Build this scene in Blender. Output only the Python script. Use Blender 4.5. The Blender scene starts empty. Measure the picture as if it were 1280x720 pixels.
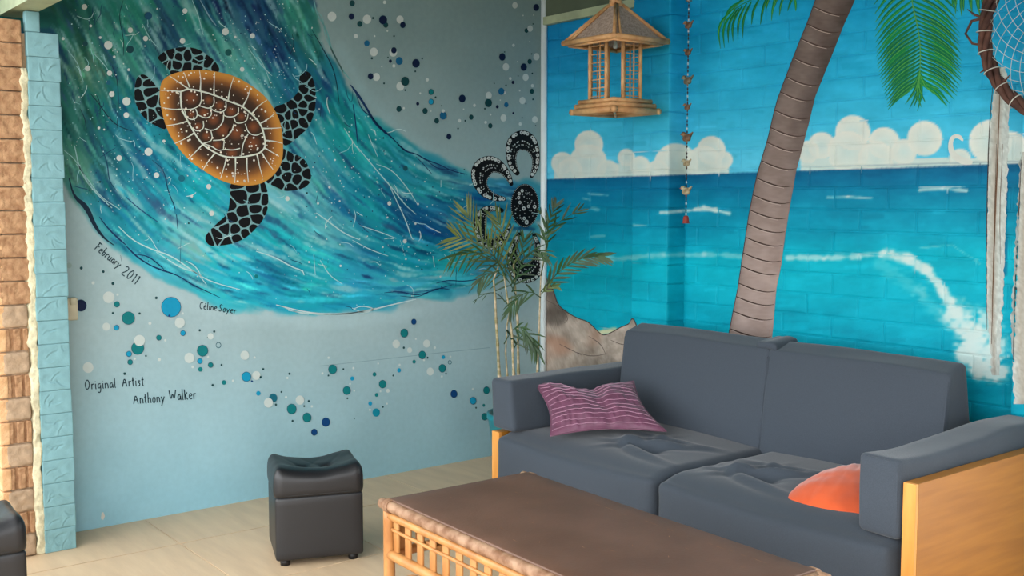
import bpy, math, random
import numpy as np
from mathutils import Vector, noise as mnoise
random.seed(7); np.random.seed(7)
S = bpy.context.scene
COL = S.collection
R_ = math.radians

# ------------------------------------------------------------------ camera, world, light, exposure
F = 1350.0; PIT = R_(4.75); YAW = R_(51.9)
FH = np.array([-math.sin(YAW), math.cos(YAW), 0.0]); RT = np.array([math.cos(YAW), math.sin(YAW), 0.0])
CAM = np.array([4.397, -3.663, 1.33])
FW = FH * math.cos(PIT) + np.array([0, 0, -math.sin(PIT)]); UP = np.cross(RT, FW)
cd = bpy.data.cameras.new('camera'); cam = bpy.data.objects.new('camera', cd); COL.objects.link(cam)
cam.location = CAM; cam.rotation_euler = (math.pi / 2 - PIT, 0, YAW)
cd.sensor_width = 36.0; cd.lens = F / 1280 * 36.0; cd.clip_start = 0.05
S.camera = cam
W = bpy.data.worlds.new('sky'); S.world = W; W.use_nodes = True
bg = W.node_tree.nodes['Background']; WN = W.node_tree.nodes; WL_ = W.node_tree.links   # overcast sky, three times brighter overhead than at the horizon
wtc = WN.new('ShaderNodeTexCoord'); wsx = WN.new('ShaderNodeSeparateXYZ'); wmr = WN.new('ShaderNodeMapRange')
WL_.new(wtc.outputs['Generated'], wsx.inputs[0]); WL_.new(wsx.outputs[2], wmr.inputs[0])
wmr.inputs[3].default_value = 3.0; wmr.inputs[4].default_value = 1.6
bg.inputs[0].default_value = (0.96, 0.98, 1.0, 1); WL_.new(wmr.outputs[0], bg.inputs[1])
S.view_settings.view_transform = 'Standard'; S.view_settings.look = 'None'
S.view_settings.exposure = 0.95; S.view_settings.gamma = 1.0
S.view_settings.use_curve_mapping = False

# ------------------------------------------------------------------ helpers
def on(px, py, ax, val):
    """point of the plane axis=val seen at pixel (px,py): used to lay out the murals on their walls"""
    d = FW + RT * ((px - 640) / F) + UP * ((360 - py) / F)
    return CAM + d * ((val - CAM[ax]) / d[ax])
def proj(P):
    V = np.asarray(P, float) - CAM
    z = V @ FW
    return 640 + F * (V @ RT) / z, 360 - F * (V @ UP) / z
def lin(c):
    c = np.asarray(c, float) / 255.0
    return np.where(c <= .04045, c / 12.92, ((c + .055) / 1.055) ** 2.4)

def mat(name, col=(128, 128, 128), rough=.7, metal=0, var=.12, nscale=8, bump=0, bscale=60, attr=False, col2=None, stretch=None, spec=.5, sheen=0, detail=4, thick=.05, bdist=.004):
    m = bpy.data.materials.new(name); m.use_nodes = True
    nt = m.node_tree; N = nt.nodes; L = nt.links; b = N['Principled BSDF']
    b.inputs['Roughness'].default_value = rough; b.inputs['Metallic'].default_value = metal
    b.inputs['Specular IOR Level'].default_value = spec
    if sheen: b.inputs['Sheen Weight'].default_value = sheen; b.inputs['Sheen Roughness'].default_value = .4
    tc = N.new('ShaderNodeTexCoord'); mp = N.new('ShaderNodeMapping'); L.new(tc.outputs['Object'], mp.inputs[0])
    if stretch: mp.inputs['Scale'].default_value = stretch
    n1 = N.new('ShaderNodeTexNoise'); n1.inputs['Scale'].default_value = nscale; n1.inputs['Detail'].default_value = detail
    L.new(mp.outputs[0], n1.inputs[0])
    c1 = lin(col); c2 = lin(col2) if col2 is not None else c1 * (1 - var * 2)
    mx = N.new('ShaderNodeMix'); mx.data_type = 'RGBA'
    rp = N.new('ShaderNodeValToRGB'); rp.color_ramp.elements[0].position = .35; rp.color_ramp.elements[1].position = .65
    L.new(n1.outputs[0], rp.inputs[0]); L.new(rp.outputs[0], mx.inputs[0])
    if attr:
        a = N.new('ShaderNodeVertexColor'); a.layer_name = 'Col'
        L.new(a.outputs[0], mx.inputs[6])
        hv = N.new('ShaderNodeHueSaturation'); hv.inputs['Value'].default_value = 1 - var
        L.new(a.outputs[0], hv.inputs['Color']); L.new(hv.outputs[0], mx.inputs[7])
    else:
        mx.inputs[6].default_value = (*c1, 1); mx.inputs[7].default_value = (*c2, 1)
    L.new(mx.outputs[2], b.inputs['Base Color'])
    if bump:
        n2 = N.new('ShaderNodeTexNoise'); n2.inputs['Scale'].default_value = bscale; n2.inputs['Detail'].default_value = 3
        L.new(mp.outputs[0], n2.inputs[0])
        bp = N.new('ShaderNodeBump'); bp.inputs['Strength'].default_value = bump; bp.inputs['Distance'].default_value = bdist
        L.new(n2.outputs[0], bp.inputs['Height']); L.new(bp.outputs[0], b.inputs['Normal'])
    return m

def link(name, me, m=None, parent=None, smooth=True):
    o = bpy.data.objects.new(name, me); COL.objects.link(o)
    if m is not None and not me.materials: me.materials.append(m)
    if smooth: me.shade_smooth()
    if parent is not None: o.parent = parent
    return o
def mesh(name, V, Fc, m=None, parent=None, smooth=True, col=None):
    me = bpy.data.meshes.new(name)
    me.from_pydata([tuple(map(float, v)) for v in V], [], [tuple(map(int, f)) for f in Fc])
    if col is not None:
        c = np.ones((len(V), 4), np.float32); c[:, :3] = col
        a = me.color_attributes.new('Col', 'FLOAT_COLOR', 'POINT'); a.data.foreach_set('color', c.ravel())
    me.update()
    return link(name, me, m, parent, smooth)
def tag(o, label=None, cat=None, group=None, kind=None):
    if label: o['label'] = label
    if cat: o['category'] = cat
    if group: o['group'] = group
    if kind: o['kind'] = kind
    return o
def empty(name, loc, rz=0):
    o = bpy.data.objects.new(name, None); COL.objects.link(o); o.location = loc; o.rotation_euler = (0, 0, rz); o.empty_display_size = .1
    return o

class MB:
    def __init__(s): s.V = []; s.F = []; s.C = []
    def add(s, V, Fc, c=(1, 1, 1)):
        n = len(s.V); s.V += [tuple(v) for v in V]; s.F += [tuple(i + n for i in f) for f in Fc]
        c = np.asarray(c, float)
        if c.ndim == 1: s.C += [tuple(c)] * len(V)
        else: s.C += [tuple(x) for x in c]
        return s
    def box(s, a, b, c=(1, 1, 1)):
        x0, y0, z0 = a; x1, y1, z1 = b
        V = [(x0,y0,z0),(x1,y0,z0),(x1,y1,z0),(x0,y1,z0),(x0,y0,z1),(x1,y0,z1),(x1,y1,z1),(x0,y1,z1)]
        return s.add(V, [(0,3,2,1),(4,5,6,7),(0,1,5,4),(1,2,6,5),(2,3,7,6),(3,0,4,7)], c)
    def tube(s, pts, rad, n=8, caps=True, c=(1, 1, 1), flat=1.0):
        pts = [Vector(p) for p in pts]; k = len(pts)
        if not hasattr(rad, '__len__'): rad = [rad] * k
        t0 = (pts[1] - pts[0]).normalized()
        ref = Vector((0, 0, 1)) if abs(t0.z) < .9 else Vector((1, 0, 0))
        nrm = (ref - t0 * ref.dot(t0)).normalized(); V = []; Fc = []
        for i, p in enumerate(pts):
            t = (pts[min(i + 1, k - 1)] - pts[max(i - 1, 0)]).normalized()
            nrm = (nrm - t * nrm.dot(t)).normalized(); bn = t.cross(nrm)
            for j in range(n):
                a = 2 * math.pi * j / n
                V.append(p + (nrm * math.cos(a) * flat + bn * math.sin(a)) * rad[i])
        for i in range(k - 1):
            for j in range(n):
                Fc.append((i*n+j, i*n+(j+1)%n, (i+1)*n+(j+1)%n, (i+1)*n+j))
        if caps: Fc.append(tuple(reversed(range(n)))); Fc.append(tuple((k-1)*n+j for j in range(n)))
        return s.add(V, Fc, c)
    def lathe(s, prof, n=24, ctr=(0, 0, 0), c=(1, 1, 1)):
        V = []; Fc = []
        for r, z in prof:
            for j in range(n):
                a = 2*math.pi*j/n; V.append((ctr[0]+r*math.cos(a), ctr[1]+r*math.sin(a), ctr[2]+z))
        for i in range(len(prof)-1):
            for j in range(n): Fc.append((i*n+j, i*n+(j+1)%n, (i+1)*n+(j+1)%n, (i+1)*n+j))
        return s.add(V, Fc, c)
    def build(s, name, m, parent=None, smooth=True, col=False):
        return mesh(name, s.V, s.F, m, parent, smooth, np.array(s.C) if col else None)

def rbox(size, r, seg, warp=None, csub=3):
    """rounded box, centred, as vertex and face lists; warp moves every vertex"""
    ax = []
    for k in range(3):
        h = size[k] / 2; rr = min(r, h * .98)
        a = [-h + rr * (1 - math.cos(math.pi/2*i/csub)) * 1.0 for i in range(csub)]
        mid = list(np.linspace(-h + rr, h - rr, seg[k] + 1))
        b = [-v for v in reversed(a)]
        ax.append(a + mid + b)
    hs = [(s_ / 2, min(r, s_ / 2 * .98)) for s_ in size]
    idx = {}; V = []; Fc = []
    def vid(i, j, k):
        key = (i, j, k)
        if key not in idx:
            p = Vector((ax[0][i], ax[1][j], ax[2][k]))
            q = Vector([max(-(hs[a][0]-hs[a][1]), min(hs[a][0]-hs[a][1], p[a])) for a in range(3)])
            d = p - q
            rv = Vector([hs[a][1] for a in range(3)])
            dn = Vector([d[a]/rv[a] for a in range(3)])
            if dn.length > 1e-9:
                dn.normalize(); p = q + Vector([dn[a]*rv[a] for a in range(3)])
            if warp: p = Vector(warp(p))
            idx[key] = len(V); V.append(p)
        return idx[key]
    n = [len(a) - 1 for a in ax]
    for i in range(n[0]):
        for j in range(n[1]):
            Fc.append((vid(i,j,n[2]), vid(i+1,j,n[2]), vid(i+1,j+1,n[2]), vid(i,j+1,n[2])))
            Fc.append((vid(i,j,0), vid(i,j+1,0), vid(i+1,j+1,0), vid(i+1,j,0)))
    for i in range(n[0]):
        for k in range(n[2]):
            Fc.append((vid(i,0,k), vid(i+1,0,k), vid(i+1,0,k+1), vid(i,0,k+1)))
            Fc.append((vid(i,n[1],k), vid(i,n[1],k+1), vid(i+1,n[1],k+1), vid(i+1,n[1],k)))
    for j in range(n[1]):
        for k in range(n[2]):
            Fc.append((vid(0,j,k), vid(0,j,k+1), vid(0,j+1,k+1), vid(0,j+1,k)))
            Fc.append((vid(n[0],j,k), vid(n[0],j+1,k), vid(n[0],j+1,k+1), vid(n[0],j,k+1)))
    return V, Fc
def rb(size, r, seg=(1, 1, 1), warp=None, csub=2):
    m = MB(); m.add(*rbox(size, r, seg, warp, csub)); return m
def nz(p, s, seed=0): return mnoise.noise(Vector((p[0]*s + seed*7.3, p[1]*s + seed*3.1, p[2]*s + seed*1.7)))

# ------------------------------------------------------------------ materials
M = {}
M['mural_left'] = mat('painted_render', attr=True, rough=.7, spec=.2, var=.05, nscale=40, bump=.15, bscale=160, bdist=.002)
M['paint'] = mat('mural_paint', attr=True, rough=.6, spec=.2, var=.04, nscale=60)
M['brick_paint'] = mat('painted_brick', attr=True, rough=.6, spec=.15, var=.06, nscale=14, bump=.45, bscale=70, bdist=.003)
M['floor'] = mat('slate_vinyl', (220, 192, 156), rough=.5, var=.06, nscale=1.3, stretch=(2.2, 14, 1), col2=(208, 180, 146), bump=.12, bscale=9)
M['joint'] = mat('floor_joint', (96, 88, 78), rough=.9)
M['jointlight'] = mat('floor_joint_light', (182, 172, 150), rough=.9)
M['ceiling'] = mat('ceiling_paint', (112, 120, 104), rough=.8, nscale=3)
M['greenwood'] = mat('pale_green_timber', (184, 196, 160), rough=.6, nscale=12, bump=.15)
M['darkgreen'] = mat('dark_green_board', (92, 104, 84), rough=.7, nscale=6)
M['trim'] = mat('white_blue_trim', (236, 248, 250), rough=.4, var=.05)
M['bluebrick'] = mat('pale_blue_painted_brick', (126, 170, 176), rough=.6, spec=.25, var=.06, nscale=25, bump=.5, bscale=45, bdist=.004)
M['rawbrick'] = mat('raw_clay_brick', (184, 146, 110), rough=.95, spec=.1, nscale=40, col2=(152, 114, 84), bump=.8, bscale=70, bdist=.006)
M['daylitbrick'] = mat('daylit_clay_brick', (228, 188, 142), rough=.9, nscale=22, col2=(204, 158, 112), bump=.8, bscale=70, bdist=.006)  # raw clay brick lightened to carry the daylight on the pier's outer face
M['mortar'] = mat('grey_brown_mortar', (184, 158, 130), rough=.95, spec=.1, nscale=30, bump=.8, bscale=80)
M['creammortar'] = mat('cream_render_edge', (226, 220, 186), rough=.85, nscale=40, col2=(190, 182, 150), bump=.9, bscale=60, bdist=.006)
M['fabric'] = mat('slate_blue_fabric', (74, 82, 92), rough=.95, nscale=480, var=.08, bump=.5, bscale=600, bdist=.001, sheen=.25, detail=2, spec=.2)
M['oak'] = mat('honey_plywood', (178, 116, 34), rough=.5, nscale=2.5, col2=(162, 102, 26), stretch=(1, 1.2, 14), bump=.05, bscale=40)
M['oakedge'] = mat('pale_edge_band', (236, 166, 84), rough=.45, nscale=6, col2=(224, 150, 68), stretch=(6, 6, 1))
M['leather'] = mat('black_vinyl', (24, 25, 29), rough=.42, nscale=6, var=.1, bump=.18, bscale=260, bdist=.001, spec=.6)
M['rubber'] = mat('black_plastic', (20, 20, 22), rough=.5)
M['cane'] = mat('honey_cane', (196, 142, 82), rough=.45, nscale=14, col2=(164, 108, 56), stretch=(1, 1, .5), bump=.15, bscale=60)
M['caneworn'] = mat('worn_grey_cane', (168, 134, 106), rough=.7, nscale=30, col2=(122, 84, 56), bump=.5, bscale=60)
M['tabletop'] = mat('brown_leatherette', (112, 82, 66), rough=.5, nscale=5, col2=(98, 70, 54), bump=.25, bscale=120, bdist=.002)
M['bamboo'] = mat('tan_bamboo', (226, 180, 126), rough=.5, nscale=18, col2=(196, 142, 92), bump=.2, bscale=50)
M['weave'] = mat('grey_woven_matting', (206, 184, 168), rough=.9, nscale=90, col2=(172, 148, 132), bump=.7, bscale=200)
M['purple'] = mat('purple_taffeta', (116, 70, 94), rough=.5, nscale=30, var=.12, bump=.35, bscale=60, spec=.4, sheen=.3, bdist=.003)
M['stripe'] = mat('pale_mauve_stripe', (176, 132, 154), rough=.55, nscale=30)
M['orange'] = mat('orange_velvet', (232, 98, 48), rough=.9, nscale=7, col2=(206, 84, 44), sheen=.5, bump=.2, bscale=30)
M['teal'] = mat('teal_glazed_pot', (20, 128, 140), rough=.35, nscale=4)
M['soil'] = mat('potting_soil', (58, 42, 32), rough=1, bump=1, bscale=50)
M['stem'] = mat('palm_cane_stem', (206, 186, 156), rough=.6, nscale=14, col2=(140, 132, 86), stretch=(1, 1, 3))
M['leaf'] = mat('palm_leaf', (48, 86, 34), rough=.5, nscale=9, col2=(22, 52, 26))
M['leafy'] = mat('yellow_green_palm_leaf', (104, 118, 48), rough=.5, nscale=9, col2=(42, 72, 30))
M['vine'] = mat('dark_red_brown_vine', (100, 66, 54), rough=.8, nscale=20, col2=(60, 36, 30), bump=.7, bscale=40)
M['string'] = mat('white_cotton_string', (214, 216, 206), rough=.9)
M['metal'] = mat('grey_metal', (170, 172, 172), rough=.35, metal=.8)
M['darkbead'] = mat('dark_bead', (54, 44, 44), rough=.4)
M['palebead'] = mat('pale_bead', (200, 214, 214), rough=.4)
M['charmbrown'] = mat('brown_ceramic', (150, 118, 84), rough=.5, nscale=50, col2=(84, 58, 44))
M['charmgrey'] = mat('mottled_grey_ceramic', (128, 128, 104), rough=.5, nscale=50, col2=(84, 78, 64))
M['charmred'] = mat('red_ceramic', (158, 62, 52), rough=.5)
M['charmcream'] = mat('cream_ceramic', (204, 194, 160), rough=.5, nscale=50, col2=(130, 110, 74))
M['cream'] = mat('cream_plastic', (214, 206, 176), rough=.5)
M['sidewall'] = mat('brown_brick_side', (120, 92, 72), rough=.9, nscale=10)
M['pave'] = mat('outdoor_paving', (104, 104, 92), rough=.9, nscale=2)

# ------------------------------------------------------------------ painting tools (numpy canvases hold mural colour, later stored on the wall meshes)
class Canvas:
    def __init__(s, x0, y0, x1, y1, base):
        s.x0, s.y0, s.w, s.h = x0, y0, int(x1-x0), int(y1-y0)
        s.a = np.zeros((s.h, s.w, 3)); s.a[:] = base
        s.Y, s.X = np.mgrid[0:s.h, 0:s.w].astype(float); s.X += x0; s.Y += y0
    def blend(s, mask, c): s.a += mask[..., None] * (np.asarray(c, float) - s.a)
    def seg(s, p, q, r, c, al=1, soft=1.0):
        x0 = int(max(min(p[0], q[0])-r-2-s.x0, 0)); x1 = int(min(max(p[0], q[0])+r+3-s.x0, s.w))
        y0 = int(max(min(p[1], q[1])-r-2-s.y0, 0)); y1 = int(min(max(p[1], q[1])+r+3-s.y0, s.h))
        if x1 <= x0 or y1 <= y0: return
        X = s.X[y0:y1, x0:x1]; Y = s.Y[y0:y1, x0:x1]
        dx, dy = q[0]-p[0], q[1]-p[1]; l2 = dx*dx+dy*dy+1e-9
        t = np.clip(((X-p[0])*dx+(Y-p[1])*dy)/l2, 0, 1)
        d = np.hypot(X-p[0]-t*dx, Y-p[1]-t*dy)
        m = np.clip((r-d)/soft+.5, 0, 1)*al
        s.a[y0:y1, x0:x1] += m[..., None]*(np.asarray(c, float)-s.a[y0:y1, x0:x1])
    def poly(s, P, c, soft=1.0):
        x, y = s.X, s.Y; ins = np.zeros(x.shape, bool); n = len(P)
        for i in range(n):
            (ax, ay), (bx, by) = P[i], P[(i+1) % n]
            if ay == by: continue
            cr = ((ay > y) != (by > y)) & (x < (bx-ax)*(y-ay)/(by-ay)+ax); ins ^= cr
        s.blend(ins.astype(float), c) if c is not None else None
        return ins
    def sample(s, px, py):
        x = np.clip(px-s.x0-.0, 0, s.w-1.01); y = np.clip(py-s.y0, 0, s.h-1.01)
        i = x.astype(int); j = y.astype(int); fx = (x-i)[:, None]; fy = (y-j)[:, None]; a = s.a
        c = a[j, i]*(1-fx)*(1-fy)+a[j, i+1]*fx*(1-fy)+a[j+1, i]*(1-fx)*fy+a[j+1, i+1]*fx*fy
        return lin(np.clip(c, 0, 255))
def vnoise(shape, sc, seed=0, ax=1.0):
    rs = np.random.RandomState(seed); h, w = shape
    g = rs.rand(int(h/sc)+3, int(w/(sc*ax))+3)
    y = np.arange(h)/sc; x = np.arange(w)/(sc*ax); j = y.astype(int); i = x.astype(int)
    fy = (y-j)[:, None]; fx = (x-i)[None]; fy = fy*fy*(3-2*fy); fx = fx*fx*(3-2*fx)
    a = g[np.ix_(j, i)]; b = g[np.ix_(j, i+1)]; c = g[np.ix_(j+1, i)]; d = g[np.ix_(j+1, i+1)]
    return a*(1-fx)*(1-fy)+b*fx*(1-fy)+c*(1-fx)*fy+d*fx*fy

# ================================================================== LEFT WALL (smooth rendered panel, ocean swirl mural)
LC = Canvas(60, -150, 700, 720, (164, 190, 194))
t = np.clip((330-LC.Y)/420, 0, 1)[..., None]
LC.a = LC.a*(1-t) + np.array((122, 148, 146))*t
t = np.clip((LC.Y-420)/200, 0, 1)[..., None]
LC.a = LC.a*(1-t) + np.array((146, 192, 206))*t
LC.a += (vnoise(LC.a.shape[:2], 40, 3)[..., None]-.5)*8
CP = [(60,-60,40,96,100,60),(90,30,30,84,88,62),(100,120,32,92,96,70),(150,60,56,122,124,60),(170,20,52,124,120,60),(240,30,48,128,124,60),
(210,35,28,60,96,62),(265,5,22,48,92,65),(320,20,24,48,96,65),(345,65,18,50,100,62),(300,60,96,160,162,60),(370,20,64,132,128,70),(392,60,52,118,120,70),
(402,100,38,110,142,60),(360,110,36,104,138,60),(330,100,70,142,156,60),(280,75,98,164,166,60),(112,90,96,128,116,65),(130,130,34,108,116,68),
(150,160,22,88,120,60),(110,155,38,96,98,70),(180,170,34,128,156,50),(138,200,34,98,122,55),(170,200,20,80,124,50),(98,205,76,118,114,65),
(200,240,30,134,166,45),(160,260,36,134,162,48),(220,200,26,126,154,48),(250,240,22,154,178,40),(240,275,100,172,188,35),(238,310,120,176,188,30),
(280,330,34,164,192,25),(180,300,44,144,172,42),(220,340,66,162,186,30),(300,358,44,168,196,15),(380,378,44,172,196,5),(430,250,22,96,144,48),
(400,200,66,146,172,55),(378,230,116,176,194,52),(350,250,108,170,188,40),(440,180,24,146,158,50),(420,150,34,136,152,58),(480,220,34,134,156,42),
(470,262,28,144,166,40),(500,270,16,74,132,38),(540,285,18,80,138,25),(545,240,44,144,166,20),(590,252,22,94,148,8),(585,222,100,168,184,12),
(500,320,20,144,168,22),(420,290,100,172,192,35),(460,330,42,124,168,22),(400,330,34,168,188,20),(350,300,24,154,178,30),(560,330,28,154,174,5),
(610,290,66,164,188,0),(520,357,64,154,188,-6),(440,368,44,154,192,0),(610,345,80,156,192,-12),(340,340,34,116,160,20),(380,-60,50,110,115,70),(240,-80,40,100,110,62)]
CPa = np.array(CP, float)
CPa[:, 2:5] = np.clip((CPa[:, 2:5]-90)*1.12+88+np.array((0, 8, -4)), 4, 235)
POLY = [(60,-150),(385,-150),(392,0),(398,40),(415,80),(440,125),(475,160),(510,185),(550,205),(600,226),(672,236),(672,335),(610,352),(560,368),(500,380),(430,388),(350,392),(290,382),(235,362),(185,335),(140,300),(108,268),(84,220),(60,190)]
def inside(x, y, P):
    r = False; n = len(P)
    for i in range(n):
        (ax, ay), (bx, by) = P[i], P[(i+1) % n]
        if (ay > y) != (by > y) and x < (bx-ax)*(y-ay)/(by-ay)+ax: r = not r
    return r
def field(x, y, k=1.6):
    d2 = (CPa[:, 0]-x)**2+(CPa[:, 1]-y)**2+60; w = d2**-k; w /= w.sum()
    return w @ CPa[:, 2:5], w @ CPa[:, 5]
rs = random.Random(11)
for i in range(5200):
    if i < 900: L_, r_, al, jit = rs.uniform(60, 130), rs.uniform(7, 14), .85, 5
    elif i < 2600: L_, r_, al, jit = rs.uniform(40, 110), rs.uniform(2.5, 6), .7, 14
    else: L_, r_, al, jit = rs.uniform(10, 55), rs.uniform(.6, 2.4), rs.uniform(.3, .85), 24
    x, y = rs.uniform(60, 672), rs.uniform(-150, 395)
    if not inside(x, y, POLY): continue
    c, a0 = field(x, y)
    g = rs.gauss(0, jit); c = c + np.array((g*.8, g*1.1, g)) + np.array([rs.gauss(0, jit*.3) for _ in range(3)])
    if i > 2000 and rs.random() < .17: c = c*.35 + np.array((176, 216, 216))*.65
    if i > 2000 and rs.random() < .12: c = c*.3 + np.array((16, 52, 100))*.7
    # walk both ways along the flow
    for sgn in (1, -1):
        X, Y = x, y; n = 4
        for s_ in range(n):
            _, a = field(X, Y); a = R_(a + rs.gauss(0, 9)); dx, dy = math.cos(a)*sgn*L_/2/n, math.sin(a)*sgn*L_/2/n
            if not inside(X+dx, Y+dy, POLY): break
            LC.seg((X, Y), (X+dx, Y+dy), r_*(1-.6*s_/n), c, al*(1-.2*s_), soft=max(1.0, r_*.5))
            X += dx; Y += dy
# soft pale glow of paint under the wave, faint dry brush marks
for pts, c, r_, al in [([(100,262),(150,330),(220,372),(300,397),(400,402),(500,393),(600,368),(668,350)], (180,206,210), 9, .35),
                       ([(425,60),(450,110),(485,150),(530,182),(585,205)], (150,184,188), 7, .4), ([(350,388),(420,384),(470,378)], (24,160,190), 6, .6),
                       ([(330,392),(380,404),(440,402),(520,390)], (176,204,208), 6, .5)]:
    for p, q in zip(pts[:-1], pts[1:]): LC.seg(p, q, r_, c, al, soft=r_*1.6)

yy = np.linspace(-3.0, 0.0, 461); zz = np.linspace(0, 2.56, 600)
YY, ZZ = np.meshgrid(yy, zz)
Pw = np.stack([np.zeros(YY.size), YY.ravel(), ZZ.ravel()], 1)
px, py = proj(Pw)
colL = LC.sample(px, py)
ny, nzz = len(yy), len(zz)
me = bpy.data.meshes.new('wall_left')
I = np.arange(ny*nzz).reshape(nzz, ny)
quads = np.stack([I[:-1, :-1], I[:-1, 1:], I[1:, 1:], I[1:, :-1]], -1).reshape(-1, 4)
me.vertices.add(len(Pw)); me.vertices.foreach_set('co', Pw.astype(np.float32).ravel())
me.loops.add(quads.size); me.loops.foreach_set('vertex_index', quads.astype(np.int32).ravel())
me.polygons.add(len(quads)); me.polygons.foreach_set('loop_start', (np.arange(len(quads))*4).astype(np.int32))
c4 = np.ones((len(Pw), 4), np.float32); c4[:, :3] = colL
me.update(calc_edges=True)
a = me.color_attributes.new('Col', 'FLOAT_COLOR', 'POINT'); a.data.foreach_set('color', c4.ravel())
wall_left = link('wall_left', me, M['mural_left'])
tag(wall_left, 'smooth wall painted with a swirling blue and teal ocean mural', kind='structure')
bk = MB().box((-.12, -3.0, 0), (-.002, 0.0, 2.56)).build('wall_core', M['ceiling'], wall_left, False)

def L3(p, e=.0006): q = on(p[0], p[1], 0, 0.0); return (e, q[1], q[2])
class Decal:
    """flat paint shapes on the left wall; colour per shape"""
    def __init__(s): s.m = MB(); s.k = 0
    def poly(s, P, c, e): s.m.add([L3(p, e) for p in P], [tuple(range(len(P)))], lin(c))
    def disc(s, x, y, r, c, e, asp=.9, n=None):
        n = n or (18 if r > 3 else 10 if r > 1.2 else 6)
        s.poly([(x+r*asp*math.cos(2*math.pi*i/n), y-r*math.sin(2*math.pi*i/n)) for i in range(n)], c, e)
    def ring(s, x, y, r, w, c, e, asp=.9, n=16):
        V = []
        for i in range(n):
            a = 2*math.pi*i/n
            for rr in (r, r-w): V.append(L3((x+rr*asp*math.cos(a), y-rr*math.sin(a)), e))
        s.m.add(V, [(2*i, 2*i+1, (2*i+3) % (2*n), (2*i+2) % (2*n)) for i in range(n)], lin(c))
    def line(s, P, w, c, e, taper=True):
        P = smooth_line(P, 2); n = len(P); V = []
        ws = w if hasattr(w, '__len__') else None
        for i, p in enumerate(P):
            a = P[max(i-1, 0)]; b = P[min(i+1, n-1)]; dx, dy = b[0]-a[0], b[1]-a[1]; l = math.hypot(dx, dy)+1e-9
            u = i/(n-1)
            ww = np.interp(u, np.linspace(0, 1, len(ws)), ws) if ws is not None else (w*(.35+.65*math.sin(math.pi*(.06+.88*u))) if taper else w)
            ww /= 2
            V += [L3((p[0]-dy/l*ww, p[1]+dx/l*ww), e), L3((p[0]+dy/l*ww, p[1]-dx/l*ww), e)]
        s.m.add(V, [(2*i, 2*i+1, 2*i+3, 2*i+2) for i in range(n-1)], lin(c))
    def build(s, name, parent=wall_left, **k):
        o = s.m.build(name, M['paint'], parent, False, True); return o
def smooth_line(P, it=2):
    P = [tuple(p) for p in P]
    for _ in range(it):
        if len(P) < 3: return P
        Q = [P[0]]
        for a, b in zip(P[:-1], P[1:]):
            Q += [(a[0]*.75+b[0]*.25, a[1]*.75+b[1]*.25), (a[0]*.25+b[0]*.75, a[1]*.25+b[1]*.75)]
        P = Q + [P[-1]]
    return P
def chaikin(P, it=2):
    for _ in range(it):
        Q = []
        for i in range(len(P)):
            a, b = P[i], P[(i+1) % len(P)]
            Q += [(a[0]*.75+b[0]*.25, a[1]*.75+b[1]*.25), (a[0]*.25+b[0]*.75, a[1]*.25+b[1]*.75)]
        P = Q
    return P
def parea(P): return .5*sum(P[i][0]*P[(i+1) % len(P)][1]-P[(i+1) % len(P)][0]*P[i][1] for i in range(len(P)))
def clip_half(P, m, nrm, off):
    out = []; n = len(P)
    for i in range(n):
        a, b = P[i], P[(i+1) % n]
        da = (a[0]-m[0])*nrm[0]+(a[1]-m[1])*nrm[1]-off; db = (b[0]-m[0])*nrm[0]+(b[1]-m[1])*nrm[1]-off
        if da <= 0: out.append(a)
        if (da < 0) != (db < 0) and abs(da-db) > 1e-9:
            t = da/(da-db); out.append((a[0]+(b[0]-a[0])*t, a[1]+(b[1]-a[1])*t))
    return out
def flip_cells(out, n, gap, rng):
    xs = [p[0] for p in out]; ys = [p[1] for p in out]; seeds = []; tries = 0
    dmin = math.sqrt(abs(parea(out))/n)*.82
    while len(seeds) < n and tries < 6000:
        tries += 1; p = (rng.uniform(min(xs), max(xs)), rng.uniform(min(ys), max(ys)))
        if inside(*p, out) and all(math.hypot(p[0]-q[0], p[1]-q[1]) > dmin for q in seeds): seeds.append(p)
    cells = []
    for i, p in enumerate(seeds):
        C = out
        for j, q in enumerate(seeds):
            if i == j or len(C) < 3: continue
            d = math.hypot(q[0]-p[0], q[1]-p[1]); nn = ((q[0]-p[0])/d, (q[1]-p[1])/d)
            C = clip_half(C, ((p[0]+q[0])/2, (p[1]+q[1])/2), nn, -gap/2)
        if len(C) >= 3 and abs(parea(C)) > 2: cells.append(chaikin(C, 2))
    return cells

# ---- painted turtle
def Z(P, off=0): return [(160+x*.1875, 50+(y+off)*.1875) for x, y in P]
shell = chaikin(Z([(210,330),(225,270),(280,230),(370,205),(470,197),(580,208),(700,235),(820,300),(920,380),(980,470),(1020,560),(1033,680),(1033,760),(1020,830),(975,900),(900,955),(800,975),(700,965),(600,930),(500,870),(400,800),(310,690),(255,590),(225,480),(210,400)]), 2)
cx = sum(p[0] for p in shell)/len(shell); cy = sum(p[1] for p in shell)/len(shell)
rings = [1, .965, .9, .82, .74, .66, .5, .3, .12]
rc = [(200,140,60),(206,144,62),(190,126,56),(134,86,44),(82,56,38),(60,44,34),(58,42,32),(58,42,32),(58,42,32)]
V = []; C = []; Fc = []; n = len(shell)
for k, (s_, c) in enumerate(zip(rings, rc)):
    for p in shell:
        V.append(L3((cx+(p[0]-cx)*s_, cy+(p[1]-cy)*s_), .0018)); C.append(lin(c))
for k in range(len(rings)-1):
    for i in range(n): Fc.append((k*n+i, k*n+(i+1) % n, (k+1)*n+(i+1) % n, (k+1)*n+i))
Fc.append(tuple((len(rings)-1)*n+i for i in range(n)))
turtle = mesh('painted_turtle', V, Fc, M['paint'], wall_left, False, np.array(C))
tag(turtle, 'orange-rimmed brown shell of the painted sea turtle')
D = Decal()
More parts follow.
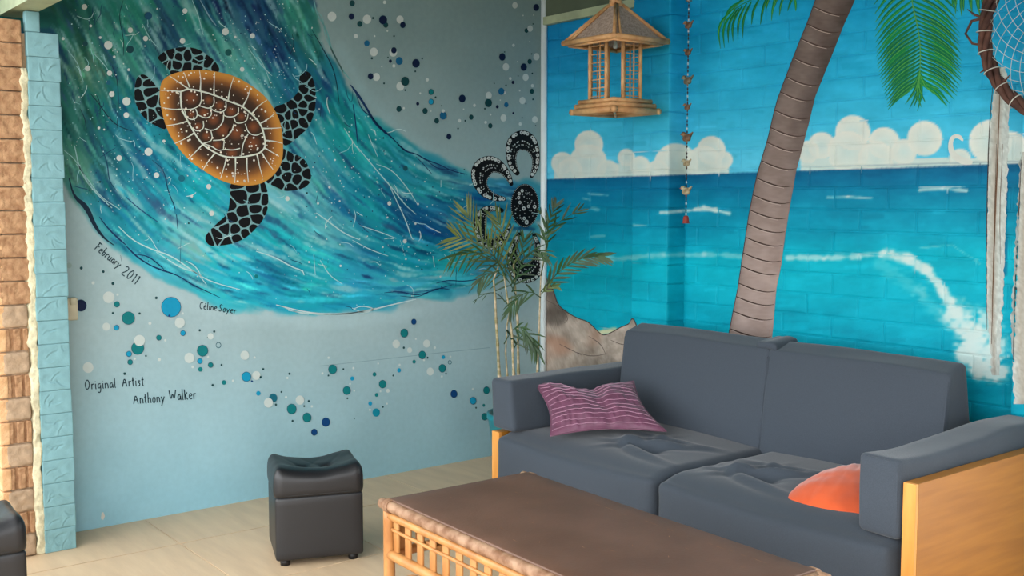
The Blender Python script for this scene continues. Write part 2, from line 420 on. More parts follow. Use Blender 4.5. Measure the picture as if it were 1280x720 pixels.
for x, y, r_ in [(420,385,56),(535,400,34),(610,435,36),(685,475,40),(755,510,34),(420,495,28),(505,485,38),(570,530,44),(465,575,32),(630,600,52),(720,620,56),(835,580,46),(830,690,60),(520,640,34),(590,700,36),(690,755,44)]:
    X, Y = Z([(x, y)])[0]; n_ = 14; rr = r_*.1875
    V = [L3((X, Y), .0022)]+[L3((X+rr*math.cos(2*math.pi*i/n_), Y+rr*math.sin(2*math.pi*i/n_)), .0022) for i in range(n_)]
    C = np.array([lin((138, 78, 44))]+[lin((60, 43, 33))]*n_)
    D.m.add(V, [(0, 1+(i+1) % n_, 1+i) for i in range(n_)], C)
CR = (220, 228, 214)
inner = Z([(350,345),(400,325),(480,340),(570,365),(660,405),(760,440),(820,490),(885,560),(910,650),(915,713),(880,753),(830,768),(750,783),(650,783),(570,748),(495,698),(440,620),(400,545),(355,465),(350,400),(350,345)])
D.line(inner, 2.0, CR, .0026, False)
for a, b in [((350,345),(215,335)),((400,325),(275,240)),((410,315),(370,215)),((480,335),(475,205)),((572,360),(577,215)),((665,408),(705,245)),((765,440),(815,315)),((825,490),(925,400)),((885,555),(975,490)),((895,590),(1020,585)),((915,670),(1030,690)),((910,720),(1005,775)),((890,753),(965,863)),((860,768),(895,913)),((790,783),(800,943)),((715,783),(710,953)),((655,783),(615,923)),((575,758),(500,863)),((495,698),(400,793)),((440,620),(310,690)),((400,540),(255,572)),((360,462),(230,452))]:
    m_ = ((a[0]+b[0])/2+rs.uniform(-9, 9), (a[1]+b[1])/2+rs.uniform(-9, 9))
    D.line(Z([a, m_, b]), [2.2, 1.0, .8], CR, .0026)
for P in [[(485,345),(490,400),(475,440),(420,465),(360,460)],[(570,380),(575,430),(540,460),(480,440)],[(650,410),(655,460),(620,485),(560,470),(545,440)],[(735,450),(735,490),(700,515),(640,510),(635,480)],[(800,490),(790,545),(720,560),(705,520)],[(375,470),(390,520),(440,535),(465,500),(450,460)],[(465,500),(520,525),(560,500),(545,455)],[(500,540),(505,590),(460,610),(430,590)],[(510,590),(555,605),(600,590),(635,540),(635,500)],[(550,600),(565,670),(500,690)],[(565,670),(640,665),(690,610),(705,560)],[(640,665),(635,725)],[(780,560),(800,620),(850,640),(890,620)],[(800,625),(770,680),(760,720),(755,775)],[(500,690),(560,710),(600,740),(640,728),(700,735),(745,722)]]:
    D.line(Z(P), 1.25, CR, .0026, False)
for i in range(230):
    a = rs.uniform(0, 6.283); f = math.sqrt(rs.uniform(.02, .93)); k = int(a/6.2832*n) % n
    p = shell[rs.randrange(len(shell))]; X = cx+(p[0]-cx)*f; Y = cy+(p[1]-cy)*f
    D.disc(X, Y, rs.choice([.6, .8, 1.0, 1.35]), (236, 230, 214), .003, 1, 7)
o = D.build('scute_lines', turtle); tag(o, 'cream scute lines and dots on the turtle shell')
fr = random.Random(5)
for out, nc, nm in [(Z([(200,110),(240,75),(310,52),(400,47),(470,60),(530,100),(580,140),(620,205),(560,240),(470,235),(370,240),(290,250),(270,190),(225,150),(197,125)]), 15, 'upper left'),
    (Z([(45,290),(65,240),(100,225),(140,250),(190,310),(215,340),(240,450),(262,560),(250,603),(190,575),(130,545),(75,480),(40,400)]), 12, 'left'),
    (Z([(965,445),(1060,420),(1120,365),(1140,330),(1140,240),(1165,207),(1200,208),(1225,240),(1250,310),(1252,420),(1240,500),(1200,590),(1140,640),(1080,695),(1030,710),(1010,600),(985,500)]), 22, 'upper right'),
    (Z([(1020,20),(1090,60),(1165,90),(1200,140),(1222,200),(1215,260),(1170,298),(1100,312),(1040,315),(990,290),(905,250),(950,190),(1010,110)], 693), 14, 'lower right'),
    (Z([(680,245),(760,260),(850,250),(905,235),(935,330),(935,430),(900,510),(840,575),(800,615),(740,650),(680,670),(600,680),(540,680),(508,635),(530,590),(590,530),(650,480),(670,440),(680,350)], 693), 22, 'bottom')]:
    D = Decal(); out = chaikin(out, 1)
    D.poly(out, (124, 168, 172), .0008)
    for c in flip_cells(out, nc, 1.5, fr): D.poly(c, (7, 7, 11), .0012)
    o = D.build('flipper', turtle); tag(o, 'black scaled %s flipper of the painted turtle' % nm)

# ---- painted flower symbol of black horseshoe petals
def A3(P): return [(560+x*.125, 150+y*.125, h*.125) for x, y, h in P]
def A4(P): return [(560+x*.20833, 220+y*.20833, h*.20833) for x, y, h in P]
petals = [A3([(690,530,26),(645,460,38),(628,370,42),(640,280,55),(680,225,72),(745,205,85),(810,230,68),(860,300,45),(880,390,32),(872,480,30),(835,560,20)]),
 A3([(632,640,20),(600,560,30),(545,490,42),(450,440,66),(360,465,78),(315,540,74)])+A4([(190,50,32),(222,100,26),(275,130,20),(335,138,13)]),
 A4([(322,207,13),(265,190,16),(215,208,22),(190,255,26),(190,320,27),(205,375,26),(240,412,26),(290,408,26),(340,360,18),(366,292,11)]),
 A4([(427,348,11),(392,410,20),(384,480,26),(408,560,42),(470,588,50),(525,560,40),(541,480,20),(537,410,16),(516,355,13)])]
DK = (8, 8, 13); WH = (206, 212, 208)
flower = None
for P in petals:
    D = Decal(); Q = [(p[0], p[1], p[2]*(1.0+.32*math.sin(math.pi*i_/(len(P)-1)))) for i_, p in enumerate(P)]
    for _ in range(2):
        R2 = [Q[0]]
        for a, b in zip(Q[:-1], Q[1:]): R2 += [tuple(a[i]*.75+b[i]*.25 for i in range(3)), tuple(a[i]*.25+b[i]*.75 for i in range(3))]
        Q = R2+[Q[-1]]
    n_ = len(Q); Lf = []; Rg = []
    for i, p in enumerate(Q):
        a = Q[max(i-1, 0)]; b = Q[min(i+1, n_-1)]; dx, dy = b[0]-a[0], b[1]-a[1]; l = math.hypot(dx, dy)
        Lf.append((p[0]+dy/l*p[2], p[1]-dx/l*p[2])); Rg.append((p[0]-dy/l*p[2], p[1]+dx/l*p[2]))
    V = []
    for a, b in zip(Lf, Rg): V += [L3(a, .0012), L3(b, .0012)]
    D.m.add(V, [(2*i, 2*i+1, 2*i+3, 2*i+2) for i in range(n_-1)], lin(DK))
    for e_ in (Q[0], Q[-1]): D.disc(e_[0], e_[1], e_[2], DK, .0012, 1)
    acx = sum(p[0] for p in Q)/n_; acy = sum(p[1] for p in Q)/n_
    dl = sum(math.hypot(p[0]-acx, p[1]-acy) for p in Lf); dr = sum(math.hypot(p[0]-acx, p[1]-acy) for p in Rg)
    outer, innr = (Lf, Rg) if dl > dr else (Rg, Lf)
    acc = 3; tot = 0; kk = 0
    for i in range(1, n_):
        tot += math.hypot(outer[i][0]-outer[i-1][0], outer[i][1]-outer[i-1][1])
        if tot >= acc:
            acc += 5.6; q = outer[i]; c_ = Q[i]; l = math.hypot(c_[0]-q[0], c_[1]-q[1])+1e-6
            r_ = min(2.3, Q[i][2]*.8); X, Y = q[0]+(c_[0]-q[0])/l*(r_+.6), q[1]+(c_[1]-q[1])/l*(r_+.6)
            D.disc(X, Y, r_, WH, .0018, .9, 12)
            if kk % 3: D.disc(X+.1, Y, r_*.4, DK, .0022, .9, 6)
            kk += 1
            if Q[i][2] > 6:
                for f, rr in ((1.0, .9), (1.35, .6)): D.disc(q[0]+(c_[0]-q[0])*f+rs.uniform(-1, 1), q[1]+(c_[1]-q[1])*f, rr, WH, .0018, .9, 8)
    acc = 1; tot = 0
    for i in range(1, n_):
        seg = math.hypot(innr[i][0]-innr[i-1][0], innr[i][1]-innr[i-1][1]); k = 0
        while tot+seg >= acc:
            f = (acc-tot)/seg; q = (innr[i-1][0]*(1-f)+innr[i][0]*f, innr[i-1][1]*(1-f)+innr[i][1]*f)
            c_ = Q[i]; l = math.hypot(c_[0]-q[0], c_[1]-q[1])+1e-6
            D.disc(q[0]+(c_[0]-q[0])/l*.9, q[1]+(c_[1]-q[1])/l*.9, .5, WH, .0018, 1, 6); acc += 1.9
        tot += seg
    o = D.build('painted_petal'); tag(o, 'black horseshoe petal with white ring dots')
D = Decal(); X0, Y0 = 560+460*.20833, 220+178*.20833
D.disc(X0, Y0, 27.3, DK, .0012, .645, 36)
for i in range(64):
    a = 2*math.pi*i/64; D.disc(X0+17.0*math.cos(a), Y0+26.2*math.sin(a), .5, WH, .0018, .9, 6)
pl = []
while len(pl) < 46:
    a = rs.uniform(0, 6.283); f = math.sqrt(rs.random())*.84; r_ = rs.choice([3.0, 2.6, 2.2, 1.1, .9, .7, .7]) if len(pl) < 30 else .7
    p = (X0+16*f*math.cos(a), Y0+25*f*math.sin(a))
    if all(math.hypot(p[0]-q[0], p[1]-q[1]) > r_+q[2]+.25 for q in pl):
        pl.append((*p, r_)); D.disc(*p, r_, WH, .0018, .85)
        if r_ > 2: D.disc(*p, r_*.38, DK, .0022, .85, 8)
o = D.build('painted_flower_centre'); tag(o, 'black oval covered in white dots at the middle of the petals')

# ---- bubbles (x, y, r, colour key)
WHT = (200, 212, 208); NV = (12, 26, 62); GR = (18, 68, 72); BL = (24, 100, 142); TE = (14, 122, 126); CY = (20, 150, 190); DB = (10, 66, 122)
B = []
def q1(ox, oy, L): 
    for x, y, r_, c in L: B.append((ox+x/4, oy+y/4, r_/4, c))
q1(320, 0, [(378,83,24,WHT),(479,17,15,GR),(641,12,9,WHT),(475,83,15,NV),(553,97,23,WHT),(583,91,6,GR),(517,120,15,GR),(633,100,22,NV),(647,125,14,GR),(718,98,20,WHT),(732,125,15,NV),(497,181,11,WHT),(655,155,5,WHT),(688,181,5,GR),(591,181,5,WHT),(552,217,15,BL),(587,260,22,WHT),(684,262,22,WHT),(687,252,15,NV),(577,292,6,GR),(670,306,9,NV),(658,287,4,GR),(714,305,20,BL),(687,330,9,WHT),(798,317,21,NV),(829,293,5,GR),(627,333,4,WHT),(794,357,5,GR),(600,385,20,WHT),(571,382,15,NV),(638,417,5,GR),(743,407,23,GR),(719,432,22,WHT),(744,451,5,GR),(854,399,9,WHT),(873,460,14,TE),(896,487,5,GR),(873,509,14,CY),(819,467,5,WHT),(806,519,9,NV),(713,545,15,GR),(737,541,6,WHT),(843,555,15,GR),(872,556,4,WHT),(926,529,4,GR),(934,578,20,BL),(934,555,9,WHT),(901,604,14,GR),(1029,493,19,NV),(1090,527,8,WHT),(1036,546,4,WHT),(1015,604,9,WHT),(1044,604,5,GR),(1074,586,13,GR),(1008,643,5,GR),(962,683,14,NV),(1162,477,18,WHT),(1160,515,21,GR),(1142,544,5,GR),(1204,534,9,NV),(1171,573,5,WHT),(1146,612,8,WHT),(1169,629,13,GR),(1224,457,18,BL),(1241,464,8,WHT),(1219,501,4,WHT),(1249,524,13,BL),(1235,590,18,WHT),(1189,417,4,GR),(1248,427,5,GR),(1269,393,8,WHT),(1247,335,19,WHT),(1229,285,18,NV),(1241,260,4,GR),(635,690,5,GR)])
q1(640, 0, [(12,27,16,WHT),(119,38,17,NV),(53,78,4,WHT),(106,76,4,WHT),(88,143,16,WHT),(70,153,12,GR),(103,120,4,GR),(5,227,8,WHT),(86,209,4,WHT),(120,284,18,WHT),(96,270,4,GR),(86,308,13,GR),(56,336,18,NV),(26,309,4,WHT),(66,387,18,WHT),(99,368,5,GR),(28,380,4,GR),(3,412,9,NV),(100,429,9,WHT),(97,457,13,GR),(36,453,5,WHT),(103,497,5,GR),(50,503,18,WHT),(67,519,4,GR),(112,598,17,WHT),(49,589,4,GR),(39,620,9,WHT),(4,566,6,NV),(116,628,3,GR)])
q1(0, 0, [(421,35,14,WHT),(923,55,13,WHT),(650,151,13,WHT),(452,130,7,WHT),(540,226,21,WHT),(649,247,19,(20,66,74)),(425,219,13,(20,66,74)),(726,193,13,WHT),(911,205,14,WHT),(1125,159,18,WHT),(1140,263,17,(20,84,84)),(1260,180,13,WHT),(1209,347,12,WHT),(437,342,14,WHT),(546,366,13,WHT),(557,471,14,WHT),(631,507,21,WHT),(630,576,14,WHT),(642,349,7,WHT),(541,413,12,(30,96,120)),(569,532,12,(20,90,100)),(493,640,7,WHT),(519,648,5,WHT),(740,80,19,(26,80,110)),(570,285,7,WHT),(500,188,7,WHT),(314,194,8,WHT),(1174,186,7,WHT),(785,45,5,WHT),(818,706,8,WHT)])
q1(0, 180, [(741,39,20,WHT),(594,70,14,WHT),(781,156,14,WHT),(906,172,17,(20,104,124)),(1042,213,13,WHT),(1056,347,13,WHT),(957,261,7,WHT),(499,189,6,GR),(490,287,4,GR),(544,311,6,GR),(405,620,8,GR),(515,638,7,GR),(563,697,8,GR),(464,694,8,WHT),(942,396,5,GR),(344,607,14,(150,176,172)),(885,338,16,(40,140,165))])
q1(320, 180, [(155,273,12,WHT),(665,297,11,WHT),(742,486,11,WHT),(745,122,13,(20,84,96)),(365,216,7,WHT),(808,300,6,WHT),(795,398,6,WHT),(655,367,5,WHT),(263,590,5,WHT),(421,609,6,WHT),(393,80,5,WHT),(253,245,5,GR),(827,626,5,GR),(1066,577,5,GR),(1015,402,4,WHT),(632,515,5,WHT),(747,575,5,WHT),(920,663,5,WHT),(1039,128,4,GR),(308,297,6,WHT),(416,285,5,WHT),(842,188,4,WHT),(0,662,10,TE)])
q1(0, 360, [(542,46,29,WHT),(586,33,6,WHT),(583,81,14,TE),(563,125,6,GR),(640,150,32,TE),(696,127,6,GR),(780,49,7,GR),(854,95,50,CY),(845,138,6,DB),(897,173,26,WHT),(912,127,6,WHT),(913,225,13,CY),(530,193,20,WHT),(581,198,13,CY),(748,176,8,WHT),(687,300,32,TE),(696,262,28,WHT),(643,329,14,CY),(793,248,13,TE),(825,261,6,WHT),(649,370,13,TE),(672,353,6,WHT),(728,339,5,GR),(622,428,7,GR),(795,357,8,WHT),(439,397,27,WHT),(403,87,29,NV),(997,211,6,GR),(1069,217,6,GR),(1051,241,16,WHT),(1038,247,4,GR),(1011,313,28,TE),(945,349,26,WHT),(1038,344,6,WHT),(998,365,13,CY),(962,394,7,WHT),(1000,406,12,TE),(1051,384,13,TE),(1106,384,5,GR),(1222,336,23,WHT),(1271,347,6,WHT),(1230,443,24,CY),(1258,466,5,DB),(1163,463,6,WHT),(1118,472,12,TE),(1061,485,6,GR)])
q1(320, 360, [(0,437,22,WHT),(21,446,6,GR),(34,405,6,GR),(165,428,6,GR),(155,449,6,WHT),(10,526,12,CY),(84,549,22,(24,104,124)),(60,573,24,WHT),(98,583,6,GR),(125,519,5,GR),(148,545,6,WHT),(176,604,25,TE),(218,560,23,WHT),(262,565,6,GR),(239,590,5,GR),(277,591,6,WHT),(253,647,23,TE),(181,664,6,GR),(347,670,22,DB),(289,720,16,DB),(381,406,23,TE),(361,348,6,WHT),(330,426,6,WHT),(360,437,5,GR),(435,405,5,GR),(485,400,6,WHT),(479,452,11,CY),(468,479,5,WHT),(452,512,21,TE),(489,513,5,WHT),(455,551,5,GR),(590,431,11,TE),(609,377,5,WHT),(631,480,20,TE),(657,513,10,WHT),(620,516,5,WHT),(601,534,10,TE),(569,577,11,CY),(599,622,21,(10,136,160)),(567,608,6,WHT),(633,594,5,GR),(653,578,5,WHT),(684,437,5,GR),(713,411,11,CY),(716,384,6,WHT),(787,168,14,DB),(739,225,21,TE),(797,254,5,WHT),(699,279,21,WHT),(737,298,6,GR),(766,310,14,WHT),(851,277,20,WHT),(892,298,7,WHT),(829,334,20,TE),(856,348,5,GR),(788,368,10,TE),(838,360,6,WHT),(935,345,10,CY),(869,417,20,WHT),(929,401,20,TE),(948,428,5,GR),(927,442,6,WHT),(970,343,5,WHT),(987,529,19,DB),(1083,563,18,CY),(1082,505,6,WHT),(1098,598,5,GR),(1150,511,18,TE),(1137,586,8,TE),(1141,643,18,TE),(490,653,3,GR)])
D = Decal()
for i, (x, y, r_, c) in enumerate(B):
    e = .0034+.0003*(i % 4); D.disc(x, y, r_, c, e, .98-.14*max(0, min(1, (x-200)/450)))
    if r_ > 3 and c in (TE, CY, NV, DB): D.ring(x, y, r_+.25, .5, (14, 70, 90), e+.0002, .98-.14*max(0, min(1, (x-200)/450)))
for x, y, r_ in ((272.7,431.3,3.8),(561.8,452.8,2.7)): D.ring(x, y, r_, .8, (40, 96, 110), .0034)
o = D.build('painted_bubbles'); tag(o, 'white, navy, teal and blue painted bubbles', kind='stuff')

# ---- splatter and painted lines over the wave
D = Decal()
for i in range(1150):
    if i < 650:
        x, y = rs.gauss(0, 1), rs.gauss(0, 1); k = rs.choice([(300,60,20,30),(180,220,40,40),(350,60,14,40),(440,210,40,40),(500,280,60,40),(210,190,50,30),(130,100,30,60),(560,310,50,20)])
        x, y = k[0]+x*k[2], k[1]+y*k[3]
    else: x, y = rs.uniform(84, 670), rs.uniform(0, 390)
    if not inside(x, y, POLY): continue
    D.disc(x, y, rs.choice([.35, .45, .5, .7, .9]), rs.choice([WHT, WHT, (150, 205, 215), (176, 220, 220), (16, 60, 90)]), .0016, .95, 6)
for i in range(130):
    x, y = rs.uniform(90, 665), rs.uniform(0, 385)
    if not inside(x, y, POLY): continue
    _, an = field(x, y); an = R_(an+rs.gauss(0, 28)); l = rs.uniform(6, 26); P = [(x, y)]
    for q in range(4): an += rs.gauss(0, .35); P.append((P[-1][0]+math.cos(an)*l/4, P[-1][1]+math.sin(an)*l/4))
    D.line(P, rs.uniform(.5, 1.0), rs.choice([(170, 214, 216), (150, 204, 212), (196, 224, 222), (16, 60, 96)]), .0013)
WL = (176, 214, 214); WB = (150, 198, 200); NB = (14, 52, 96); NK = (14, 40, 60)
for P, w, c in [([(93,182),(100,215),(118,240),(140,260)],1.6,WB),([(95,205),(108,222),(125,246),(150,262)],1.2,WB),([(80,188),(95,200),(112,232)],1.0,WB),
 ([(148,283),(165,300),(190,312),(215,320),(240,338),(262,352),(300,362)],1.6,WL),([(195,315),(212,326),(228,336),(246,340),(258,356)],1.3,WL),([(232,326),(244,332),(252,346)],1.2,WL),
 ([(345,381),(380,390),(410,393),(450,391),(485,382),(520,374)],1.8,(196,220,220)),([(360,388),(400,394),(440,392),(470,385)],1.4,(190,216,216)),([(440,385),(455,392),(470,386),(452,382),(442,386)],1.2,(196,220,220)),([(352,383),(372,391),(386,393)],1.1,(190,216,216)),
 ([(392,0),(396,18),(408,36),(414,62),(425,84),(438,100)],2.0,(110,170,170)),([(394,12),(404,22),(405,42),(416,66),(430,92)],1.4,(120,176,176)),
 ([(445,182),(460,200),(475,218),(490,235),(505,255),(520,268)],1.3,WL),([(470,205),(490,212),(510,236),(522,256)],1.0,WL),([(485,228),(495,250),(507,275),(515,300),(518,298)],1.2,WL),([(450,190),(440,176),(430,160)],.9,WL),
 ([(395,266),(412,278),(430,292),(450,300)],1.5,WL),([(450,282),(475,290),(495,298)],1.0,WL),([(320,314),(345,322),(365,334),(378,338),(380,344)],1.5,WL),([(392,318),(394,344)],1.1,WL),([(400,325),(412,345),(428,355)],.9,WL),([(541,320),(543,334)],1.6,WL),([(551,225),(551,234)],1.2,WL),
 ([(440,300),(462,312),(485,320)],1.0,WL),([(442,262),(445,270),(441,284)],.9,WL),([(460,168),(465,180),(472,196)],.8,WL),([(500,300),(506,320)],.7,WL),([(555,318),(566,330),(582,324)],1.0,WL),
 ([(310,60),(325,80),(340,95)],1.0,WB),([(322,70),(330,82),(338,104)],.8,WB),([(250,0),(262,22),(270,32)],1.4,(120,160,176)),([(240,0),(248,20),(254,44)],1.0,WB),([(178,30),(188,50),(198,60)],.9,WB),([(118,68),(130,80),(140,96)],.9,WB),([(96,20),(112,26),(118,14)],1.0,WB),([(84,62),(98,80),(104,102)],.8,WB),
 ([(86,222),(92,246),(108,258),(118,282),(130,298),(143,307)],[1,2.2,6.5,4.5,2,.6],NK),([(124,271),(136,287),(150,300),(157,306)],[.6,1.6,2.2,.6],NB),
 ([(158,308),(172,322),(188,332),(203,338),(222,344),(240,356),(258,364),(275,372)],[1,2.2,1.6,2.2,1.2,1.6,1.0,.5],NB),([(170,318),(185,320),(200,332),(205,337)],1.4,NB),
 ([(438,106),(450,122),(462,142),(470,156),(490,172),(505,188)],[1,3.2,2.6,3.4,1.2,1.0],NB),([(445,118),(452,138),(465,146),(475,160),(482,168)],1.4,NB),([(432,108),(434,122),(440,130),(441,110)],.9,(20,84,110)),([(441,130),(444,150),(447,180)],1.6,NB),
 ([(497,180),(508,190),(520,192),(532,200),(548,205),(565,214),(584,218)],[1.4,2.2,1.2,2.0,1.2,1.4,.6],NB),([(520,196),(530,206),(540,218)],1.0,NB),([(535,202),(548,212),(570,212)],1.1,NB),
 ([(390,38),(396,48),(404,62),(414,80),(420,98),(424,130)],1.1,NK),([(388,44),(392,44)],1.2,NK),([(365,42),(368,56),(362,70)],.8,NK),([(402,128),(400,146)],1.0,NK),
 ([(112,116),(124,130),(136,148),(148,158),(165,164)],1.2,NK),([(120,118),(125,128),(125,144)],.9,NK),([(100,136),(106,148),(108,162)],.9,NK),([(140,82),(147,100),(148,130),(146,160)],1.0,NK),([(154,0),(148,20),(155,50),(154,70)],.9,NK),
 ([(125,182),(134,202),(136,226),(145,238)],1.3,(16,64,96)),([(190,200),(205,212),(210,240),(220,262),(222,286)],1.3,(16,64,96)),([(157,246),(175,262),(198,278)],1.4,(24,70,116)),([(226,298),(225,330)],1.0,(20,80,110)),
 ([(480,366),(500,364),(520,370),(545,362),(565,356)],1.3,NB),([(545,354),(560,350),(580,352),(602,348)],1.4,NB),([(530,364),(550,360),(562,362)],1.0,NB),([(500,370),(520,372),(535,366)],.9,NB)]:
    D.line(P, w, c, .0014)
D.poly([(127,641),(129,640),(131,645),(129,650),(126,648)], (206, 202, 190), .001)
o = D.build('painted_ripples'); tag(o, 'thin white and navy paint lines and splatter on the wave', kind='stuff')

# ---- lettering, own hand drawn stroke font (unit: cap height)
G = {'F':(.6,[[(.1,0),(.14,1)],[(0,1),(.55,.98)],[(.12,.55),(.45,.56)]]),'e':(.5,[[(.05,.3),(.42,.36),(.36,.55),(.15,.55),(.04,.3),(.12,.04),(.4,.06)]]),'b':(.5,[[(.06,1.05),(.06,0),(.3,.02),(.4,.28),(.28,.5),(.06,.42)]]),
'r':(.38,[[(.06,.55),(.06,0)],[(.06,.38),(.2,.54),(.34,.5)]]),'u':(.52,[[(.04,.55),(.06,.1),(.2,.0),(.38,.12),(.4,.55)],[(.4,.3),(.44,0)]]),'a':(.5,[[(.38,.5),(.15,.54),(.03,.25),(.14,.02),(.36,.16),(.38,.52),(.42,0)]]),
'y':(.5,[[(.03,.55),(.2,.05)],[(.42,.55),(.2,.05),(.02,-.35)]]),'2':(.55,[[(.03,.8),(.2,1),(.4,.85),(.36,.55),(.02,0),(.48,.02)]]),'0':(.55,[[(.22,1),(.03,.6),(.1,.08),(.27,0),(.43,.4),(.38,.88),(.22,1)]]),'1':(.3,[[(.02,.82),(.14,1),(.14,0)]]),
'C':(.6,[[(.5,.85),(.3,1),(.06,.7),(.06,.25),(.28,0),(.5,.12)]]),'l':(.25,[[(.08,1.05),(.08,.05),(.18,0)]]),'i':(.25,[[(.08,.55),(.08,.04),(.16,0)],[(.08,.76),(.1,.8)]]),'n':(.5,[[(.05,.55),(.05,0)],[(.05,.4),(.22,.56),(.37,.42),(.4,0)]]),
'S':(.55,[[(.44,.88),(.25,1),(.06,.8),(.2,.52),(.42,.3),(.3,.02),(.02,.1)]]),'o':(.48,[[(.2,.55),(.03,.3),(.12,.02),(.28,0),(.4,.28),(.32,.52),(.2,.55)]]),'O':(.72,[[(.3,1),(.04,.6),(.14,.08),(.36,0),(.6,.4),(.5,.9),(.3,1)]]),
'g':(.5,[[(.38,.5),(.15,.54),(.03,.28),(.14,.04),(.36,.16),(.38,.52),(.36,-.3),(.15,-.42),(.0,-.28)]]),'A':(.72,[[(.0,0),(.3,1),(.56,0)],[(.1,.38),(.5,.38)]]),'t':(.36,[[(.14,.9),(.12,.05),(.26,0)],[(.0,.6),(.3,.62)]]),'s':(.42,[[(.33,.48),(.15,.55),(.06,.4),(.3,.2),(.2,0),(.0,.06)]]),
'h':(.5,[[(.06,1.05),(.06,0)],[(.06,.36),(.24,.54),(.38,.4),(.4,0)]]),'W':(.95,[[(.0,1),(.16,0),(.42,.8),(.58,0),(.84,1.02)]]),'k':(.5,[[(.06,1.05),(.06,0)],[(.38,.56),(.08,.26),(.42,0)]]),'K':(.5,[[(.06,1.0),(.06,0)],[(.38,.7),(.08,.36),(.42,0)]]),' ':(.45,[]),'\u00e9':(.5,[[(.05,.3),(.42,.36),(.36,.55),(.15,.55),(.04,.3),(.12,.04),(.4,.06)],[(.2,.72),(.34,.9)]])}
def write(txt, p0, p1, cap, w, c, label):
    D = Decal(); tot = sum(G[ch][0]+.06 for ch in txt); L = math.hypot(p1[0]-p0[0], p1[1]-p0[1]); sx = L/tot
    ux, uy = (p1[0]-p0[0])/L, (p1[1]-p0[1])/L; x = 0; nx, ny_ = uy, -ux
    for ch in txt:
        for st in G[ch][1]:
            D.line([(p0[0]+(x+a)*sx*ux+b*cap*nx, p0[1]+(x+a)*sx*uy+b*cap*ny_) for a, b in st], w, c, .0014, False)
        x += G[ch][0]+.06
    tag(D.build('painted_lettering'), label)
INK = (26, 56, 66)
write('February', (117.5, 311), (148.5, 336), 10.5, 1.35, INK, 'hand painted date running diagonally')
write('2011', (150.5, 341.5), (170.5, 357), 12.5, 1.3, INK, 'hand painted year running diagonally')
D = Decal(); D.line([(150.5, 319), (152, 327)], .9, INK, .0014); tag(D.build('painted_mark'), 'small dark tick above the painted date')
write('C\u00e9line', (249, 386), (271.5, 388.5), 9, 1.05, INK, 'small hand painted first name')
write('Soyer', (273, 389), (295.5, 392.5), 9, 1.05, INK, 'small hand painted surname')
write('Original', (106, 487), (146, 484.5), 12, 1.3, INK, 'hand painted word of the upper credit line')
write('Artist', (153, 483.5), (181, 482), 12.5, 1.3, INK, 'hand painted last word of the upper credit line')
write('Anthony', (167, 505), (207, 502.5), 13, 1.3, INK, 'hand painted first name of the lower credit line')
write('WalKer', (212, 501), (246, 498.5), 13, 1.3, INK, 'hand painted last name of the lower credit line')
D = Decal(); D.line([(400,457.5),(470,450),(540,442),(612,434.5)], .7, (132, 160, 166), .0006, False); tag(D.build('panel_joint'), 'faint horizontal joint showing through the paint')

# ================================================================== RIGHT WALL (brick by brick, beach mural)
RC = Canvas(660, -120, 1420, 620, (40, 165, 205))
hz = 225-.033*(RC.X-682); X, Y = RC.X, RC.Y
n1 = vnoise(X.shape, 10, 21, 3.0); n2 = vnoise(X.shape, 34, 22, 2.0); n3 = vnoise(X.shape, 3, 23, 2.5); n4 = vnoise(X.shape, 5, 24)
def ramp(t, pts):
    ts = [p[0] for p in pts]; return np.stack([np.interp(t, ts, [p[1][k] for p in pts]) for k in range(3)], -1)
sky = ramp(hz-Y, [(0,(92,200,232)),(60,(60,190,228)),(120,(38,180,224)),(200,(22,168,218)),(300,(18,156,210))])
lf = np.clip((840-X)/130, 0, 1)[..., None]*np.clip((hz-Y-80)/100, 0, 1)[..., None]
sky = sky*(1-.55*lf)+np.array((10, 110, 178))*.55*lf
sea = ramp(Y-hz, [(0,(0,98,140)),(12,(0,116,158)),(40,(0,138,172)),(75,(0,154,184)),(110,(0,178,200)),(180,(0,170,194)),(260,(0,162,188)),(400,(0,156,182))])
k = np.clip((hz-Y)*.8+.5, 0, 1)[..., None]; RC.a = sky*k+sea*(1-k)
RC.a += ((n1-.5)*16+(n2-.5)*14+(n3-.5)*8)[..., None]*np.array((.7, 1, 1))
# strokes scattered in the sea and sky
for i in range(900):
    x_, y_ = rs.uniform(680, 1290), rs.uniform(-60, 560); i_, j_ = int(y_+120), int(x_-660)
    c = RC.a[min(i_, 739), min(j_, 759)]+rs.gauss(0, 9); l = rs.uniform(6, 26); RC.seg((x_, y_), (x_+l, y_-l*.05), rs.uniform(.8, 3), c, .5)
# clouds
def cloud(cs, base):
    m = np.zeros(X.shape); sh = np.zeros(X.shape)
    for cx_, cy_, r_ in cs:
        d = np.hypot(X-cx_, (Y-cy_)); mm = np.clip((r_-d)/1.6+.5, 0, 1); rim = np.clip(1-(r_-d)/r_*1.1, 0, 1)
        sh = np.where(mm > .5, np.maximum(sh*.8, rim), sh); m = np.maximum(m, mm)
    x0, x1, y0 = base; m = np.maximum(m, ((X > x0) & (X < x1) & (Y > y0)).astype(float))
    m *= (Y < hz-.5)
    c = np.array((228, 232, 222))*(.35+.65*sh)[..., None]+np.array((190, 222, 222))*(.65*(1-sh))[..., None]
    f = np.clip((Y-(hz-34))/30, 0, 1)[..., None]; c = c*(1-.35*f)+np.array((196, 214, 206))*.35*f
    RC.a = RC.a*(1-m[..., None])+c*m[..., None]
cloud([(703,204,14),(736,181,18),(735,204,24),(712,214,16),(783,197,11),(800,208,13),(845,207,28),(822,214,14),(889,188,18),(880,204,22),(905,200,11),(760,214,14)], (692,912,204))
